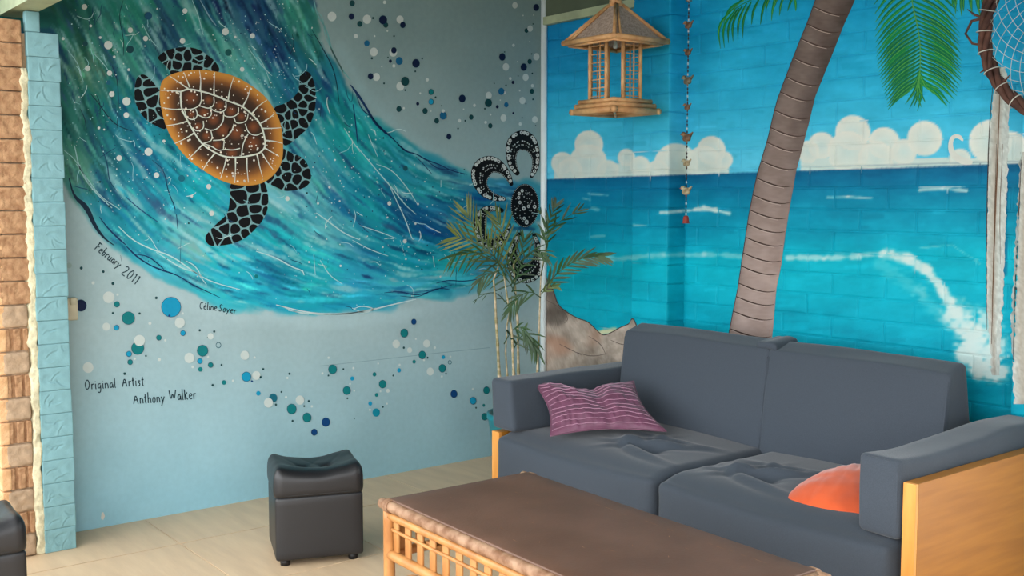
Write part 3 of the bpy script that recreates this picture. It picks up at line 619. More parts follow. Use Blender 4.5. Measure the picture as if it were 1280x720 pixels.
cloud([(1027,182,17),(1066,166,22),(1060,190,26),(1105,179,20),(1130,190,16),(1156,173,22),(1095,198,22),(1238,177,27),(1262,190,26),(1010,190,14),(1200,200,14)], (1000,1400,197))
for y_, a_ in ((-.0, .9),): 
    for x_ in range(682, 1400, 6): RC.seg((x_, 225-.033*(x_-682)), (x_+7, 225-.033*(x_-675)), 1.0, (6, 84, 128), .8)
# foam
def foam(P, r_, al, thr=.45, c=(206, 226, 222)):
    for p, q in zip(P[:-1], P[1:]):
        dx, dy = q[0]-p[0], q[1]-p[1]; tt = np.clip(((X-p[0])*dx+(Y-p[1])*dy)/(dx*dx+dy*dy), 0, 1)
        d = np.hypot(X-p[0]-tt*dx, Y-p[1]-tt*dy)
        m = np.clip(((1-d/r_)*1.5+(n4-.5)*.9+(n3-.5)*.6-thr+.25)*np.clip(1.6-d/r_, 0, 1), 0, 1)*al
        RC.blend(np.clip(m, 0, 1), c)
foam([(715,326),(760,324),(830,319),(880,318),(930,320)], 5, .45)
foam([(985,322),(1030,323),(1075,320),(1110,316)], 6, .7)
foam([(1105,317),(1135,323),(1158,338),(1178,362),(1196,392)], 9, .9, .2)
foam([(1196,392),(1215,420),(1235,445)], 24, .9, .25)
foam([(1205,440),(1225,462),(1250,466)], 15, .95, .1)
foam([(1235,400),(1245,440)], 22, .8, .3)
foam([(1100,330),(1150,365),(1180,400)], 14, .22, .5)
foam([(826,266),(850,264),(875,262),(900,264),(912,267)], 3.2, .8); foam([(868,262),(880,260),(895,262)], 3.4, .9, .1)
foam([(1150,237),(1178,235),(1208,238)], 3, .8, .2); foam([(1034,247),(1060,246),(1090,248)], 1.6, .7, .2)
foam([(735,242),(760,244)], 1.5, .5); foam([(728,248),(738,250)], 1.4, .5); foam([(792,281),(808,283)], 1.5, .6); foam([(738,296),(756,295)], 2, .4); foam([(740,260),(748,262)], 3, .4)
foam([(1150,310),(1190,306),(1225,330)], 1.6, .4); 
foam([(750,416),(768,414)], 5, .95, .1, (226, 220, 176))
# dark blue strip just left of the right-hand pier
dk = ((X > 1246) & (X < 1260) & (Y > 208) & (Y < 345)).astype(float)*.55; RC.blend(dk, (4, 84, 128))

def wn(x, z): return mnoise.noise(Vector((x*9, z*11, 3.3)))*.0018+mnoise.noise(Vector((x*30, z*34, 7.7)))*.0009
CO, BL_, MJ = .0857, .24, .0056
def joint(x, z):
    r = math.floor(z/CO); dz = min(z-r*CO, (r+1)*CO-z)
    u = (x+(.12 if r % 2 else 0))/BL_; dx = abs(u-round(u))*BL_
    d = min(dz, dx); return max(0, 1-d/.004)
def front(x, z): return -(wn(x, z)+.0008)
def colr(P):
    P = np.asarray(P); a, b = proj(P); return RC.sample(a, b)
W0, W1, ZT = 0.0, 3.4, 2.57
# backing wall (painted mortar)
m_ = MB(); nx_, nz_ = 227, 130; V = []; Fc = []
for k in range(nz_+1):
    for i in range(nx_+1): V.append((W0+(W1-W0)*i/nx_, .0012, ZT*k/nz_))
for k in range(nz_):
    for i in range(nx_): a_ = k*(nx_+1)+i; Fc.append((a_, a_+1, a_+nx_+2, a_+nx_+1))
Vc = colr(V)
wall_right = mesh('wall_right', V, Fc, M['brick_paint'], None, True, Vc)
tag(wall_right, 'painted brick wall with a beach, sea and sky mural', kind='structure')
MB().box((0, .004, 0), (W1, .12, ZT)).build('wall_core', M['ceiling'], wall_right, False)

def brick_geo(x0, x1, z0, z1, yf=0.0, side=False, depth=.03, seedoff=0):
    """one brick, front gridded, arrises eased; returns verts, faces"""
    nx = max(4, int((x1-x0)/.0072)); nzv = 12; e = .0022
    xs = [x0, x0+e]+list(np.linspace(x0+.008, x1-.008, nx))+[x1-e, x1]
    zs = [z0, z0+e]+list(np.linspace(z0+.008, z1-.008, nzv))+[z1-e, z1]
    V = []; Fc = []; A = len(xs); Bn = len(zs)
    for k, z in enumerate(zs):
        for i, x in enumerate(xs):
            edge = (i in (0, A-1)) or (k in (0, Bn-1))
            y = yf+front(x+yf*3, z)+(.0016 if edge else 0)+ (.0006*mnoise.noise(Vector((x*60, z*60, 1))) if edge else 0)
            V.append((x, y, z))
    for k in range(Bn-1):
        for i in range(A-1): a_ = k*A+i; Fc.append((a_, a_+1, a_+A+1, a_+A))
    # skirt
    rim = [i for i in range(A)]+[k*A+A-1 for k in range(1, Bn)]+[(Bn-1)*A+i for i in range(A-2, -1, -1)]+[k*A for k in range(Bn-2, 0, -1)]
    if side:
        # rows backwards on every side, so the return face carries its own relief
        prev = rim; st = 8
        for s_ in range(1, st+1):
            cur = []
            for r in rim:
                v = V[r]; y = v[1]+(depth)*s_/st
                bx = .0012*mnoise.noise(Vector((y*40, v[2]*40, 5))) if 0 < s_ < st else 0
                cur.append(len(V)); V.append((v[0]+(bx+.002 if v[0] > (x0+x1)/2 else 0)*(s_ > 0), y, v[2]))
            for q in range(len(rim)): q2 = (q+1) % len(rim); Fc.append((prev[q2], prev[q], cur[q], cur[q2]))
            prev = cur
    else:
        cur = []
        for r in rim: v = V[r]; cur.append(len(V)); V.append((v[0], yf+depth, v[2]))
        for q in range(len(rim)): q2 = (q+1) % len(rim); Fc.append((rim[q2], rim[q], cur[q], cur[q2]))
    return V, Fc
PR = [(.772, 1.0, .11), (2.60, 2.84, .11)]   # piers: x0, x1, projection
allb = []
for r in range(int(ZT/CO)+1):
    z0, z1 = r*CO+MJ/2, min((r+1)*CO-MJ/2, ZT)
    if z1-z0 < .02: continue
    off = -.12 if r % 2 else 0; i = 0
    while True:
        a_ = off+i*BL_+MJ/2; b_ = a_+BL_-MJ; i += 1
        if a_ > W1: break
        a_ = max(a_, .001); b_ = min(b_, W1)
        if b_-a_ < .03: continue
        # the wall above the corner bay stops under the batten
        if z0 > 2.17 and b_ < .78: continue
        parts = [(a_, b_)]
        for p0, p1, pj in PR:
            np_ = []
            for s_, e_ in parts:
                if e_ <= p0 or s_ >= p1: np_.append((s_, e_)); continue
                if s_ < p0-.03: np_.append((s_, p0-.004))
                if e_ > p1+.03: np_.append((p1+.006, e_))
            parts = np_
        for s_, e_ in parts: allb.append((s_, e_, z0, min(z1, ZT), 0.0, False, .03))
    for p0, p1, pj in PR:
        mid = (p0+p1)/2
        segs = [(p0, p1)] if r % 2 else [(p0, mid-.005), (mid+.005, p1)]
        for s_, e_ in segs: allb.append((s_, e_, z0, z1, -pj, True, pj+.001))
def vis(b):
    c = [(b[0]+b[1])/2, b[4], (b[2]+b[3])/2]; a_, d_ = proj(c)
    w = abs(proj([b[1], b[4], c[2]])[0]-proj([b[0], b[4], c[2]])[0])
    if not (660 < a_ < 1300 and -20 < d_ < 560): return -1
    # behind the sofa back
    if 790 < a_ < 1215 and d_ > 425+(a_-800)*.135: return -1
    if a_ < 790 and d_ > 478: return -1
    return w
order = sorted(range(len(allb)), key=lambda i: -vis(allb[i]))
chosen = [i for i in order[:300] if vis(allb[i]) > 0]; cs_ = set(chosen)
rest = MB()
for i, b in enumerate(allb):
    V, Fc = brick_geo(*b)
    if i in cs_: mesh('brick', V, Fc, M['brick_paint'], wall_right, True, colr(V))
    else: rest.add(V, Fc, colr(V))
o = rest.build('more_bricks', M['brick_paint'], wall_right, True, True); o['kind'] = 'stuff'
mo = MB()
for p0, p1, pj in PR: mo.box((p0+.002, -pj+.005, 0), (p1-.003, .002, ZT))
gm = mo.build('pier_mortar', M['brick_paint'], wall_right, False)
gv = np.array(mo.V); 
# grid the mortar cores so they carry the mural too
bpy.data.objects.remove(gm)
mo = MB()
for p0, p1, pj in PR:
    for k in range(64):
        za, zb = ZT*k/64, ZT*(k+1)/64
        for Vq in ([(p0+.002,-pj+.004,za),((p0+p1)/2,-pj+.004,za),((p0+p1)/2,-pj+.004,zb),(p0+.002,-pj+.004,zb)], [((p0+p1)/2,-pj+.004,za),(p1-.003,-pj+.004,za),(p1-.003,-pj+.004,zb),((p0+p1)/2,-pj+.004,zb)], [(p1-.003,-pj+.004,za),(p1-.003,.002,za),(p1-.003,.002,zb),(p1-.003,-pj+.004,zb)], [(p0+.002,.002,za),(p0+.002,-pj+.004,za),(p0+.002,-pj+.004,zb),(p0+.002,.002,zb)]):
            mo.add(Vq, [(0, 1, 2, 3)], colr(Vq))
mo.build('pier_mortar', M['brick_paint'], wall_right, False, True)

def pier_y(x):
    for p0, p1, pj in PR:
        if p0 <= x <= p1: return -pj
    return 0.0
def R3(p, e=.0012):
    q = on(p[0], p[1], 1, 0.0); x, z = q[0], q[2]; yb = 0.0
    for p0, p1, pj in PR:
        qp = on(p[0], p[1], 1, -pj)
        if p0 <= qp[0] <= p1: x, z, yb = qp[0], qp[2], -pj
    j = joint(x, z) if yb == 0 else 0
    return (x, yb+front(x+yb*3, z)-e+j*.0006, z)
class Skin(Decal):
    """paint that follows the relief of the bricks"""
    def strip(s, Lf, Rg, nc, colf, e=.0012):
        V = []; C = []; n = len(Lf)
        for i in range(n):
            for j in range(nc+1):
                u = j/nc; p = (Lf[i][0]*(1-u)+Rg[i][0]*u, Lf[i][1]*(1-u)+Rg[i][1]*u)
                V.append(R3(p, e)); C.append(lin(np.clip(colf(p, u, i/(n-1)), 0, 255)))
        s.m.add(V, [(i*(nc+1)+j, i*(nc+1)+j+1, (i+1)*(nc+1)+j+1, (i+1)*(nc+1)+j) for i in range(n-1) for j in range(nc)], np.array(C))
    def rib(s, P, ws, c, e=.0016, step=2.0):
        P = smooth_line(P, 2); Q = []
        for a, b in zip(P[:-1], P[1:]):
            k = max(1, int(math.hypot(b[0]-a[0], b[1]-a[1])/step))
            for q in range(k): Q.append((a[0]+(b[0]-a[0])*q/k, a[1]+(b[1]-a[1])*q/k))
        Q.append(P[-1]); n = len(Q); V = []
        for i, p in enumerate(Q):
            a = Q[max(i-1, 0)]; b = Q[min(i+1, n-1)]; dx, dy = b[0]-a[0], b[1]-a[1]; l = math.hypot(dx, dy)+1e-9
            w = np.interp(i/(n-1), np.linspace(0, 1, len(ws)), ws)/2
            V += [R3((p[0]-dy/l*w, p[1]+dx/l*w), e), R3((p[0]+dy/l*w, p[1]-dx/l*w), e)]
        s.m.add(V, [(2*i, 2*i+1, 2*i+3, 2*i+2) for i in range(n-1)], lin(c))
    def build(s, name, label=None):
        o = s.m.build(name, M['brick_paint'], wall_right, True, True)
        if label: tag(o, label)
        return o
def resamp(P, ys):
    y_ = [p[1] for p in P]; x_ = [p[0] for p in P]; return [(float(np.interp(v, y_, x_)), v) for v in ys]
def pn(x, y, s=1.0, k=0): return mnoise.noise(Vector((x*s, y*s, k)))
ys = np.arange(-45, 500, 2.0)
TL = resamp([(1038,-50),(1020,0),(1007,35),(990,77),(972,125),(959,178),(947,217),(937,265),(930,312),(923,358),(911,420),(900,500)], ys)
TR = resamp([(1092,-50),(1069,0),(1056,30),(1035,82),(1020,120),(1006,175),(995,217),(987,262),(982,292),(977,330),(971,360),(965,427),(960,500)], ys)
def trunkc(p, u, v):
    top = max(0, min(1, (330-p[1])/250)); g = pn(p[0], p[1], .05, 1)*14+pn(p[0]*.3, p[1], .35, 2)*9
    base = np.array((166, 146, 138))*(1-.30*top) ; sh = 1-.30*top*max(0, u-.45)/.55-.12*max(0, .15-u)/.15
    return base*sh+g
sk = Skin(); sk.strip(TL, TR, 22, trunkc)
k_ = 0
y_ = 8.0
while y_ < 450:
    a = resamp(TL, [y_])[0] if False else (np.interp(y_, [p[1] for p in TL], [p[0] for p in TL]), y_)
    yr = y_+10; b = (np.interp(yr, [p[1] for p in TR], [p[0] for p in TR]), yr)
    m1 = (a[0]*.6+b[0]*.4, (a[1]*.6+b[1]*.4)+4); m2 = (a[0]*.25+b[0]*.75, b[1]+1.5)
    sk.rib([a, m1, m2, (b[0]-1, b[1])], [1.0, 1.8, 1.2, .5], (66, 50, 44) if y_ > 215 else (74, 58, 52), .002)
    sk.rib([(a[0]+2, a[1]+2.0), (m1[0], m1[1]+1.6), (m2[0], m2[1]+1.4)], [.4, 1.0, .4], (190, 172, 162), .002)
    y_ += (21 if y_ < 215 else 19)+rs.uniform(-3, 3)
sk.rib(TL[::6], [.9, .9], (70, 60, 58), .0022); 
sk.build('painted_palm_trunk', 'brown ringed palm trunk painted across the bricks')
# fronds
def leaflet(sk, a, b, w, bend, rr):
    mx_, my_ = (a[0]+b[0])/2, (a[1]+b[1])/2; dx, dy = b[0]-a[0], b[1]-a[1]
    m1 = (mx_-dy*bend, my_+dx*bend)
    sk.rib([a, m1, b], [w*.5, w, w*.9, .3], (8, 112, 72) if rr.random() < .6 else (14, 136, 72), .0018)
    sk.rib([(a[0]+.5, a[1]+.8), (m1[0]+.4, m1[1]+1.0), b], [.4, .9, .3], (88, 176, 76) if rr.random() < .7 else (60, 150, 70), .0024)
sk = Skin(); rr = random.Random(3)
rach = smooth_line([(1134,-60),(1140,0),(1147,30),(1151,57),(1151,82),(1149,110)], 2)
def ra(t): 
    i = t*(len(rach)-1); k = min(int(i), len(rach)-2); f = i-k; return (rach[k][0]*(1-f)+rach[k+1][0]*f, rach[k][1]*(1-f)+rach[k+1][1]*f)
for i in np.linspace(0, 20, 29):
    t = i/20*.9; a = ra(t); tl = np.interp(i, [0, 6, 12, 16, 20], [-58, -10, 40, 72, 92])
    b = (np.interp(i, [0, 6, 12, 17, 20], [1092, 1094, 1099, 1107, 1111])+rr.uniform(-1, 1), a[1]+np.interp(i, [0, 10, 20], [44, 46, 34])); leaflet(sk, a, b, 4.0, .07, rr)
    b = (np.interp(i, [0, 8, 14, 18, 20], [1196, 1200, 1203, 1197, 1184])+rr.uniform(-1.5, 1.5), a[1]+np.interp(i, [0, 12, 20], [46, 34, 30])); leaflet(sk, a, b, 4.0, -.09, rr)
for b in [(1127,122),(1132,130),(1137,136),(1143,133),(1147,139),(1152,134),(1157,128),(1167,117),(1175,111)]:
    a = ra(.92+.06*rr.random()); leaflet(sk, (a[0], min(a[1], 88+rr.random()*8)), b, 3.2, .12*(1 if b[0] > 1147 else -1), rr)
sk.rib(rach, [1.6, 1.2, .8], (92, 170, 84), .003)
sk.build('painted_palm_frond', 'large green palm frond painted hanging beside the trunk')
sk = Skin()
for a, b, bd in [((1000,-14),(985,14),.1),((985,-12),(975,20),.1),((972,-10),(965,26),.05),((960,-6),(951,31),.05),((990,-10),(995,14),-.1),((950,-2),(940,31),.1),((940,2),(929,47),.12),((934,4),(923,50),.12),((928,8),(917,52),.16),((924,10),(911,54),.16),((920,12),(906,60),.2),((918,10),(901,61),.24),((930,0),(905,30),.2),((945,-6),(915,14),.15),((978,-10),(968,10),.1),((966,-8),(958,12),.1)]:
    leaflet(sk, a, b, 3.0, bd, rr)
sk.rib([(1005,-20),(960,-8),(934,2),(918,12)], [1.4, 1], (40, 140, 70), .003)
sk.build('painted_palm_frond', 'short green palm frond painted at the top near the charm string')
sk = Skin()
for i in range(13):
    x_ = 1190+i*4.3; leaflet(sk, (x_, -16), (x_+rr.uniform(-5, 8), rr.uniform(8, 27)), 3.0, .05, rr)
sk.build('painted_palm_frond', 'green palm leaf tips painted at the top right')
# rock
rp = [(676,340),(684,348),(692,362),(697,380),(706,388),(722,398),(734,401),(742,408),(752,418),(757,419),(766,415),(774,410),(784,406),(788,404),(790,398),(793,399),(798,412),(802,440)]
rt_ = np.arange(679, 803, 2.0); top = [(x_, float(np.interp(x_, [p[0] for p in rp], [p[1] for p in rp]))) for x_ in rt_]
def rockc(p, u, v):
    a = pn(p[0], p[1], .028, 4.3); b = pn(p[0], p[1], .06, 5); c = np.array((180, 164, 150))+b*34+pn(p[0], p[1], .14, 9)*22+pn(p[0], p[1], .5, 6)*14
    o_ = max(0, min(1, (a-.12)*4)); c = c*(1-o_*.55)+np.array((186, 132, 104))*o_*.55
    d_ = max(0, min(1, (-a-.2)*4)); return c*(1-d_*.35)
sk = Skin(); sk.strip(top, [(p[0], 560) for p in top], 60, rockc, .0016)
sk.rib(rp, [1.4, 1.0, 1.6], (70, 60, 56), .0024)
for P in [[(682,374),(700,384),(712,398),(706,404)],[(720,440),(740,446),(760,442)],[(736,420),(752,430),(758,444)],[(700,430),(716,438),(728,444)],[(764,425),(780,432),(790,428)]]: sk.rib(P, [.4, 1.0, .4], (100, 86, 80), .0024)
sk.build('painted_rock', 'grey and rust coloured rock painted in the lower corner')
sk = Skin(); sk.rib([(1204,176),(1199,170),(1191,171),(1188,181),(1191,193),(1202,201),(1216,203)], [1.5, 5, 5, 6, 8, 9, 4], (214, 220, 212), .0014); sk.build('painted_cloud_curl', 'white curl of cloud painted beside the pale trunk')
# pale tree trunks at the right
sk = Skin(); ys = np.arange(84, 470, 2.5)
def rag(P, k, a=2.2): return [(x+a*pn(0, y, .12, k)+a*.6*pn(0, y, .5, k+3), y) for x, y in P]
def tc(p, u, v):
    f = max(0, min(1, 1-abs(u-.35)*3)); c = np.array((194, 202, 196))+pn(p[0]*.6, p[1]*.1, 1, 8)*24+pn(p[0], p[1]*.5, .3, 9)*22
    return c*(1-.45*f)+np.array((150, 126, 104))*.45*f+pn(p[0], p[1], .6, 2)*14
sk.strip(rag(resamp([(1246,84),(1241,130),(1236,200),(1234,300),(1234,380),(1240,470)], ys), 1), rag(resamp([(1258,84),(1262,130),(1260,200),(1257,300),(1254,380),(1249,470)], ys), 11), 10, tc)
for P, w, c in [([(1242,100),(1237,160),(1235,220),(1233,330),(1234,412)], 1.2, (60,50,46)), ([(1251,100),(1248,180),(1245,260),(1242,340),(1240,430)], 1.6, (112,84,64)), ([(1246,180),(1243,300),(1243,400)], 1.0, (90,70,56)), ([(1254,180),(1250,260),(1251,330)], .8, (120,96,76))]: sk.rib(P, [w*.5, w, w, w*.4], c, .002)
sk.build('painted_tree_trunk', 'pale weathered tree trunk painted under the hoop')
sk = Skin(); ys = np.arange(190, 506, 2.5)
sk.strip(rag(resamp([(1276,190),(1272,260),(1268,330),(1264,400),(1268,506)], ys), 21, 3), resamp([(1300,190),(1300,506)], ys), 12, tc)
sk.rib([(1277,200),(1273,280),(1269,360),(1267,450)], [.6, 1.4, 1.2, .6], (70, 58, 52), .002)
sk.build('painted_tree_trunk', 'second pale trunk painted at the right edge')

# ================================================================== floor, ceiling, trims
fl = MB().box((-.3, -4.2, -.06), (6.0, .2, -.004)).build('floor', M['floor'], None, False); tag(fl, 'beige slate-look floor with wide squares', kind='structure')
T = .578
for i in range(-1, 7):
    for j in range(0, 6):
        x0, y1 = .396+i*T, -.422-.578*(j-1)
        if y1 < -3.4: continue
        m_ = rb((T-.004, T-.004, .012), .0012, csub=1); o = m_.build('floor_tile', M['floor'], fl, False)
        o.location = (x0+T/2, y1-T/2, -.006)
        if x0 < 0:
            bpy.data.objects.remove(o); m_ = MB().box((0.0, y1-T+.002, -.012), (.394, min(y1-.002, -.0), 0)); m_.build('floor_tile', M['floor'], fl, False)
        elif y1 > 0:
            bpy.data.objects.remove(o); MB().box((x0+.002, y1-T+.002, -.012), (x0+T-.002, -.0005, 0)).build('floor_tile', M['floor'], fl, False)
js = MB()
g_ = MB().box((-20, -26, -.3), (26, -.0, -.062)); o = g_.build('ground', M['pave'], None, False); tag(o, 'paving outside the shelter', kind='structure')
ce = MB().box((-.3, -3.35, 2.57), (5.42, .2, 2.66)).build('ceiling', M['ceiling'], None, False); tag(ce, 'low shelter ceiling', kind='structure')
o = MB().box((5.3, -2.5, 0), (5.42, .2, 2.57)).build('wall_side_unseen', M['sidewall'], None, False); tag(o, 'plain unseen side wall opposite the turtle mural, added to block side light', kind='structure')  # out-of-view wall inferred from the shading, keeps side light off the pier return
m_ = MB().tube([(.017, -.017, .0), (.017, -.017, 2.56)], .017, 12); o = m_.build('trim_1', M['trim']); tag(o, 'round pale blue corner bead between the two murals', kind='structure')
m_ = MB().box((.03, -.035, 2.222), (.768, -.003, 2.262)); o = m_.build('trim_2', M['greenwood'], None, False); tag(o, 'pale green batten above the blue bricks', kind='structure')
m_ = MB().box((.03, -.02, 2.264), (.768, -.003, 2.56))
o = m_.build('trim_3', M['darkgreen'], None, False); tag(o, 'dark green board above the batten', kind='structure')
m_ = MB().box((-.1, -2.645, 2.006), (4.1, -2.552, 2.19)); o = m_.build('trim_4', M['greenwood'], None, False); tag(o, 'pale green timber beam crossing over the brick pier', kind='structure')

# ================================================================== left brick pier
pier = MB().box((.03, -3.15, 0), (.186, -2.502, 1.925)).build('wall_pier', M['mortar'], None, False); tag(pier, 'brick pier in front of the turtle mural, half painted pale blue', kind='structure')
NR = 22; hc = 1.93/NR
rk = random.Random(9)
for r in range(NR):
    z0, z1 = r*hc+.0004, (r+1)*hc-.0004; yl = -2.598 if z0 > .0 else -2.6
    yc = (-2.598-2.488)/2; sz = (.034, .113+rk.uniform(-.003, .003), z1-z0)
    sd = r*1.37
    marks = [(rk.uniform(-.035, .035), rk.uniform(-.025, .025), rk.uniform(0, 3.14), rk.uniform(.012, .026)) for _ in range(3)]
    def wf(p, sd=sd, marks=marks):
        if p.x > .005:
            d = nz(p, 45, sd)*.0016
            for my, mz, an, ln in marks:
                u = (p.y-my)*math.cos(an)+(p.z-mz)*math.sin(an); v = -(p.y-my)*math.sin(an)+(p.z-mz)*math.cos(an)+.25*u*u/ln
                if abs(u) < ln: d -= .0028*math.exp(-(v/.0020)**2)-.0016*math.exp(-((v-.004)/.003)**2)
            return (p.x+d, p.y, p.z)
        return p
    o = rb(sz, .0028, (1, 34, 26), wf, 2).build('painted_brick', M['bluebrick'], pier); o.location = (.187, yc+rk.uniform(-.002, .002), (z0+z1)/2)
# one brick-long painted stub on top and the timber packer
o = rb((.034, .05, .073), .004).build('painted_stub', M['bluebrick'], pier); o.location = (.187, -2.577, 1.967)
# cream render strip
def wcr(p): return (p.x+nz((p.x, p.y, p.z), 30, 3)*.005, p.y+nz(p, 26, 1)*.010+nz(p, 70, 2)*.004, p.z)
o = rb((.034, .030, 1.80), .008, (1, 6, 220), wcr).build('render_edge', M['creammortar'], pier); o.location = (.186, -2.612, .90)
tag(o, 'ragged cream render edge')
# raw bricks
hb = .0857
for r in range(23):
    z0, z1 = r*hb+.0025, (r+1)*hb-.0025; zc = (z0+z1)/2
    full = zc > .98
    def wr(p, sd=r): return (p.x+nz(p, 40, sd)*.004+nz(p, 110, sd)*.0018, p.y, p.z+nz(p, 30, sd+4)*.001)
    if full:
        for yc, ln in ((-2.669, .106),):
            o = rb((.034, ln, z1-z0), .0035, (1, 26, 14), wr).build('raw_brick', M['rawbrick'], pier); o.location = (.184, yc, zc)
    else:
        if r % 2:
            # cut brick with open cores: webs standing proud of the hollow
            for yc, ln in ((-2.638, .018), (-2.668, .026), (-2.704, .024)):
                o = rb((.03, ln, z1-z0), .004, (1, 6, 12), wr).build('brick_web', M['rawbrick'], pier); o.location = (.182, yc, zc)
            o = MB().box((.16, -2.72, z0), (.187, -2.63, z1)).build('brick_core', M['rawbrick'], pier, False)
        else:
            o = rb((.036, .092, z1-z0), .010, (1, 14, 12), wr).build('mortar_lump', M['mortar'], pier); o.location = (.184, -2.674, zc)
            tag(o, 'grey mortar-smeared brick end')
        # face turned to the daylight, its brightness put into a paler brick colour
    o = rb((.30, .034, z1-z0), .005, (14, 1, 8), None).build('raw_brick', M['daylitbrick'], pier)
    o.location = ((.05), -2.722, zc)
bk_ = MB().box((-.1, -2.72, 0), (.185, -2.63, .97)).build('mortar_core', M['mortar'], pier, False)
# core behind must not stick out in the lower, cut-back part
pier.data.clear_geometry()
mm = MB(); mm.box((.03, -2.70, 0), (.180, -2.505, 1.925))
pier.data.from_pydata([tuple(v) for v in mm.V], [], mm.F); pier.data.update()

# wall fitting beside the pier
q = on(91, 386, 0, 0)
fit = empty('wall_fitting', (0.0, q[1]-.01, q[2]))
tag(fit, 'small cream plastic fitting on the turtle wall beside the brick pier', 'fitting')
o = rb((.018, .05, .088), .006, csub=3).build('body', M['cream'], fit); o.location = (.010, 0, 0)
o = rb((.012, .022, .03), .004).build('clip', M['cream'], fit); o.location = (.022, .006, .032)

# ================================================================== SOFA
sofa = empty('sofa', (1.78, -.5, 0))
tag(sofa, 'two-seat slate blue fabric sofa with honey wood side panels', 'sofa')
def at(o, x, y, z): o.location = (x-1.78, y+.5, z); return o
# seat cushions
def seat_warp(sgn):
    def f(p):
        x, y, z = p; w = .78
        top = max(0, z/.13); fr = max(0, (-y-.32)/.10); fr = min(fr, 1)
        z2 = z+top*.014*math.cos(x/w*math.pi)*math.cos(y/.6*math.pi)-(fr**2)*top*.022
        y2 = y-(.012*math.cos(x/w*math.pi)*math.cos(z/.26*math.pi) if y < -.2 else 0)
        gx, gy = (.19, -.20) if sgn < 0 else (-.19, -.20)
        if z > 0:
            d = math.hypot((x-gx)/.060, (y-gy)/.035); z2 -= .034*math.exp(-d*d)*top
            for ang, off, ln, am in ((.5, .060, .15, .022), (-.35, -.060, .19, .016), (1.2, .11, .12, .014), (.1, .15, .18, .010)):
                u = (x-gx)*math.cos(ang)+(y-gy)*math.sin(ang); v = -(x-gx)*math.sin(ang)+(y-gy)*math.cos(ang)-off-.6*u*u
                z2 += am*math.exp(-(v/.021)**2)*math.exp(-(u/ln)**2)*top-.5*am*math.exp(-((v+.032)/.020)**2)*math.exp(-(u/ln)**2)*top
        return (x+nz(p, 6, 2)*.003, y2+nz(p, 5, sgn)*.004, z2)
    return f
for sgn, xc, w in ((-1, 1.3165, .907), (1, 2.245, .916)):
    o = rb((w, .92, .27), .034, (70, 60, 8), seat_warp(sgn), 4).build('seat_cushion', M['fabric'], sofa); at(o, xc, -.525, .232)
    if sgn < 0: tag(o, 'left seat cushion')
    else: tag(o, 'right seat cushion')
    # top seam along the inner edge
    P = [(w/2*(-sgn)*.985, -.40+.8*k/30, .136+.004*math.sin(k)) for k in range(31)]
# base upholstery and frame
o = rb((1.84, .84, .10), .01).build('base_rail', M['fabric'], sofa); at(o, 1.78, -.50, .085)
# back cushions: wedge, thick below
def back_warp(sd, w):
    def f(p):
        x, y, z = p; t = (z+.22)/.44
        fy = -1 if y < 0 else 1
        t = min(max(t, 0), 1)
        yf_ = -.075*(1-t)-.025*t; yb_ = .165*(1-t)+.072*t; f_ = (y/.135+1)/2
        y2 = yf_*(1-f_)+yb_*f_
        y2 -= .020*math.cos(x/w*math.pi)*math.sin(t*math.pi)*(1-f_)
        z2 = z+.006*math.cos(x/w*math.pi)
        if t > .5: z2 -= (t-.5)*2*.030*(1-f_)
        # shoulders slope at the outer end
        return (x+nz(p, 5, sd)*.004, y2+nz(p, 6, sd+1)*.005, z2+nz(p, 4, sd+2)*.004)
    return f
for sd, xc, w in ((1, 1.35, .80), (5, 2.122, .755)):
    o = rb((w, .27, .44), .018, (44, 8, 26), back_warp(sd, w), 4).build('back_cushion', M['fabric'], sofa); at(o, xc, -.30, .555)
    tag(o, 'left back cushion' if sd == 1 else 'right back cushion')
    P = [(-w/2+.012, -.128+.10*t_, -.2+.4*t_) for t_ in np.linspace(0, 1, 12)]
    for xx in (-w/2+.006, w/2-.006):
        pts = []; sm = MB()
        for t_ in np.linspace(.05, .93, 14):
            pts.append((xx, -.075*(1-t_)-.025*t_+.004, -.22+.44*t_-(max(0, t_-.5)*.06)))
        sm.tube(pts, .0035, 6).build('seam', M['fabric'], o)
# folded flap of fabric where the back cushions meet
o = rb((.10, .14, .03), .012, (6, 6, 1), lambda p: (p.x, p.y, p.z-.006*abs(p.x)/.05+.004*math.sin(p.x*60)), 3).build('fabric_fold', M['fabric'], sofa); at(o, 1.735, -.255, .768); o.rotation_euler = (.1, R_(5), 0)
# right arm cushion
def arm_warp(sd):
    def f(p): return (p.x+nz(p, 6, sd)*.004, p.y, p.z+nz(p, 5, sd+1)*.005+(.010*math.sin(p.y*7) if p.z > 0 else 0))
    return f
o = rb((.136, .86, .235), .018, (6, 40, 10), arm_warp(2), 4).build('arm_cushion', M['fabric'], sofa); at(o, 2.650, -.525, .478); tag(o, 'right arm cushion')
sm = MB(); hx, hz2 = .058, .107
loop = [(hx*math.copysign(abs(math.cos(a))**.35, math.cos(a)), -.426, hz2*math.copysign(abs(math.sin(a))**.35, math.sin(a))) for a in np.linspace(0, 2*math.pi, 49)]
sm.tube(loop, .003, 6, caps=False); sm.build('seam', M['fabric'], o)
# left arm cushion, flopped over the panel
def arml(p):
    t = (p.z+.115)/.23; return (p.x*(1-.10*t)-.02*t+nz(p, 6, 8)*.005+.01, p.y, p.z+nz(p, 5, 9)*.005)
o = rb((.150, .86, .215), .022, (8, 40, 10), arml, 4).build('arm_cushion', M['fabric'], sofa); at(o, .868, -.525, .470); tag(o, 'left arm cushion lying over the side panel')
